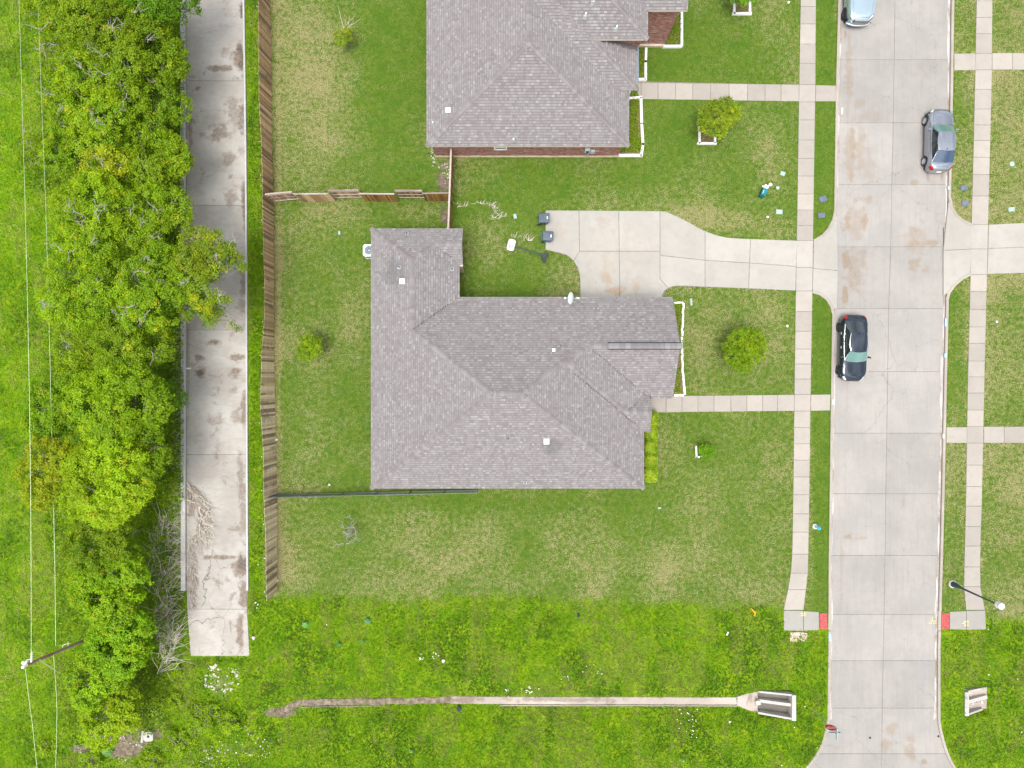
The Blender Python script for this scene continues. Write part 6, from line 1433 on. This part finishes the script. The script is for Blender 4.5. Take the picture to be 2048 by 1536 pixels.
wire('outer overhead wire continuing south from the pole top',[(51,1338),(57,1390),(66,1460),(74,1536),(82,1600)],[8.4,8.3,8.2,8.1,8.0])
wire('inner overhead wire continuing south below the pole',[(107,1310),(111,1360),(114,1420),(113,1480),(111,1536),(108,1600)],[5.6,5.5,5.4,5.4,5.4,5.4])
b=MB(); b.tube([W(80,1320,7.9),W(111,1341,5.6)],.032,6); b.tube([W(111,1341,5.6),W(196,1391,.1)],.010,5); o=b.obj('guy_wire',M['wire']); tag(o,'slanting guy wire with a thick white guard from pole to ground','guy wire')

# ------------------------------------------------------------ grass blades
def blades(name,n,box,fn,L,wd2,lab=None):
    px=rng.uniform(box[0],box[2],n); py=rng.uniform(box[1],box[3],n); r,d,b_=masks(px,py)
    keep=fn(px,py,r,d,b_)>rng.random(n); 
    for dx,dy in((0,0),(2.2,0),(-2.2,0),(0,2.2),(0,-2.2)): keep&=~paved(PM,px+dx,py+dy)
    keep&=~((px>742)&(px<1300)&(py>600)&(py<970)); keep&=~((px>862)&(px<1255)&(py<312))
    px,py,r,d,b_=px[keep],py[keep],r[keep],d[keep],b_[keep]; n=len(px)
    x=(px-1024)/S; y=(768-py)/S; z=ground_z(px,py)
    a=rng.uniform(0,6.283,n); up=.35+.6*rng.random(n); dv=np.stack([np.cos(a),np.sin(a),up],1); dv/=np.linalg.norm(dv,axis=1,keepdims=True)
    side=np.stack([-np.sin(a),np.cos(a),np.zeros(n)],1); Nn=np.cross(side,dv)
    f1=fbm(px/55,py/55,71); f2=fbm(px/11,py/11,72); f3=fbm(px/150,py/150,74)
    return px,py,x,y,z,dv,side,Nn,f1,f2,f3,r,d,b_,n
def emit(name,x,y,z,Nn,side,Ln,wd2,co):
    C=np.stack([x,y,z],1); o=quads_obj(name,C,Nn,Ln*.5,wd2,co,tri=True,udir=side); o['kind']='stuff'; return o
px,py,x,y,z,dv,side,Nn,f1,f2,f3,r,d,b_,n=blades('rough',620000,(-60,-60,2110,1590),lambda px,py,r,d,b:np.where((px>130)&(px<330)&(py<1330),.15,1.)*r*np.clip(1.1-b*1.5,.06,1),0,0)
A1=np.array([.09,.205,.002]); A2=np.array([.235,.35,.005]); A3=np.array([.29,.30,.08]); A4=np.array([.05,.16,.008])
t1=np.clip((f1-.3)*2.4,0,1)[:,None]; co=A1+(A2-A1)*np.clip(t1*.7+(f2[:,None]-.35)*.9,0,1); co=co+(A3-co)*(np.clip((f3-.52)*6,0,.6)*np.clip((f2-.42)*4,0,1))[:,None]; co=co+(A4-co)*np.clip((f1-.6)*5,0,.7)[:,None]; f4=fbm(px/60+30,py/60,77); co=co+(np.array([.05,.11,.004])-co)*np.clip((f4-.5)*4.5,0,.75)[:,None]; f5=fbm(px/25,py/70,78); co=co+(np.array([.25,.26,.06])-co)*np.clip((f5-.55)*5,0,.6)[:,None]
co*=(.65+.7*rng.random((n,1)))*(1+.28*sst(150,60,px))[:,None]; Ln=(.13+.20*f2)*(.7+.6*rng.random(n)); emit('rough_grass',x,y,z-.01,Nn,side,Ln,.022+.018*rng.random(n),co); print('rough blades',n)
px,py,x,y,z,dv,side,Nn,f1,f2,f3,r,d,b_,n=blades('lawn',330000,(520,-40,2070,1260),lambda px,py,r,d,b:(1-r)*np.clip(1.-b*1.8,.0,1),0,0)
L1=np.array([.055,.118,.008]); L2=np.array([.15,.215,.027]); L3=np.array([.37,.30,.165])
dryk=np.clip((f2-.5)*4.2+(f1-.5)*.8+(d-.5)*1.7+rng.normal(size=n)*.3+.25,0,.9)[:,None]
co=L1+(L2-L1)*np.clip(rng.random((n,1))*.6+(f1[:,None]-.3),0,1); co=co+(L3*(.75+.35*rng.random((n,1)))-co)*dryk
emit('lawn_grass',x,y,z,Nn,side,.045+.05*rng.random(n),.014+.012*rng.random(n),co*(.85+.3*rng.random((n,1)))); print('lawn blades',n,'leaves',nleaf)
tot=sum(len(o.data.polygons) for o in col.objects if o.type=='MESH'); print('objects',len(col.objects),'polys',tot)
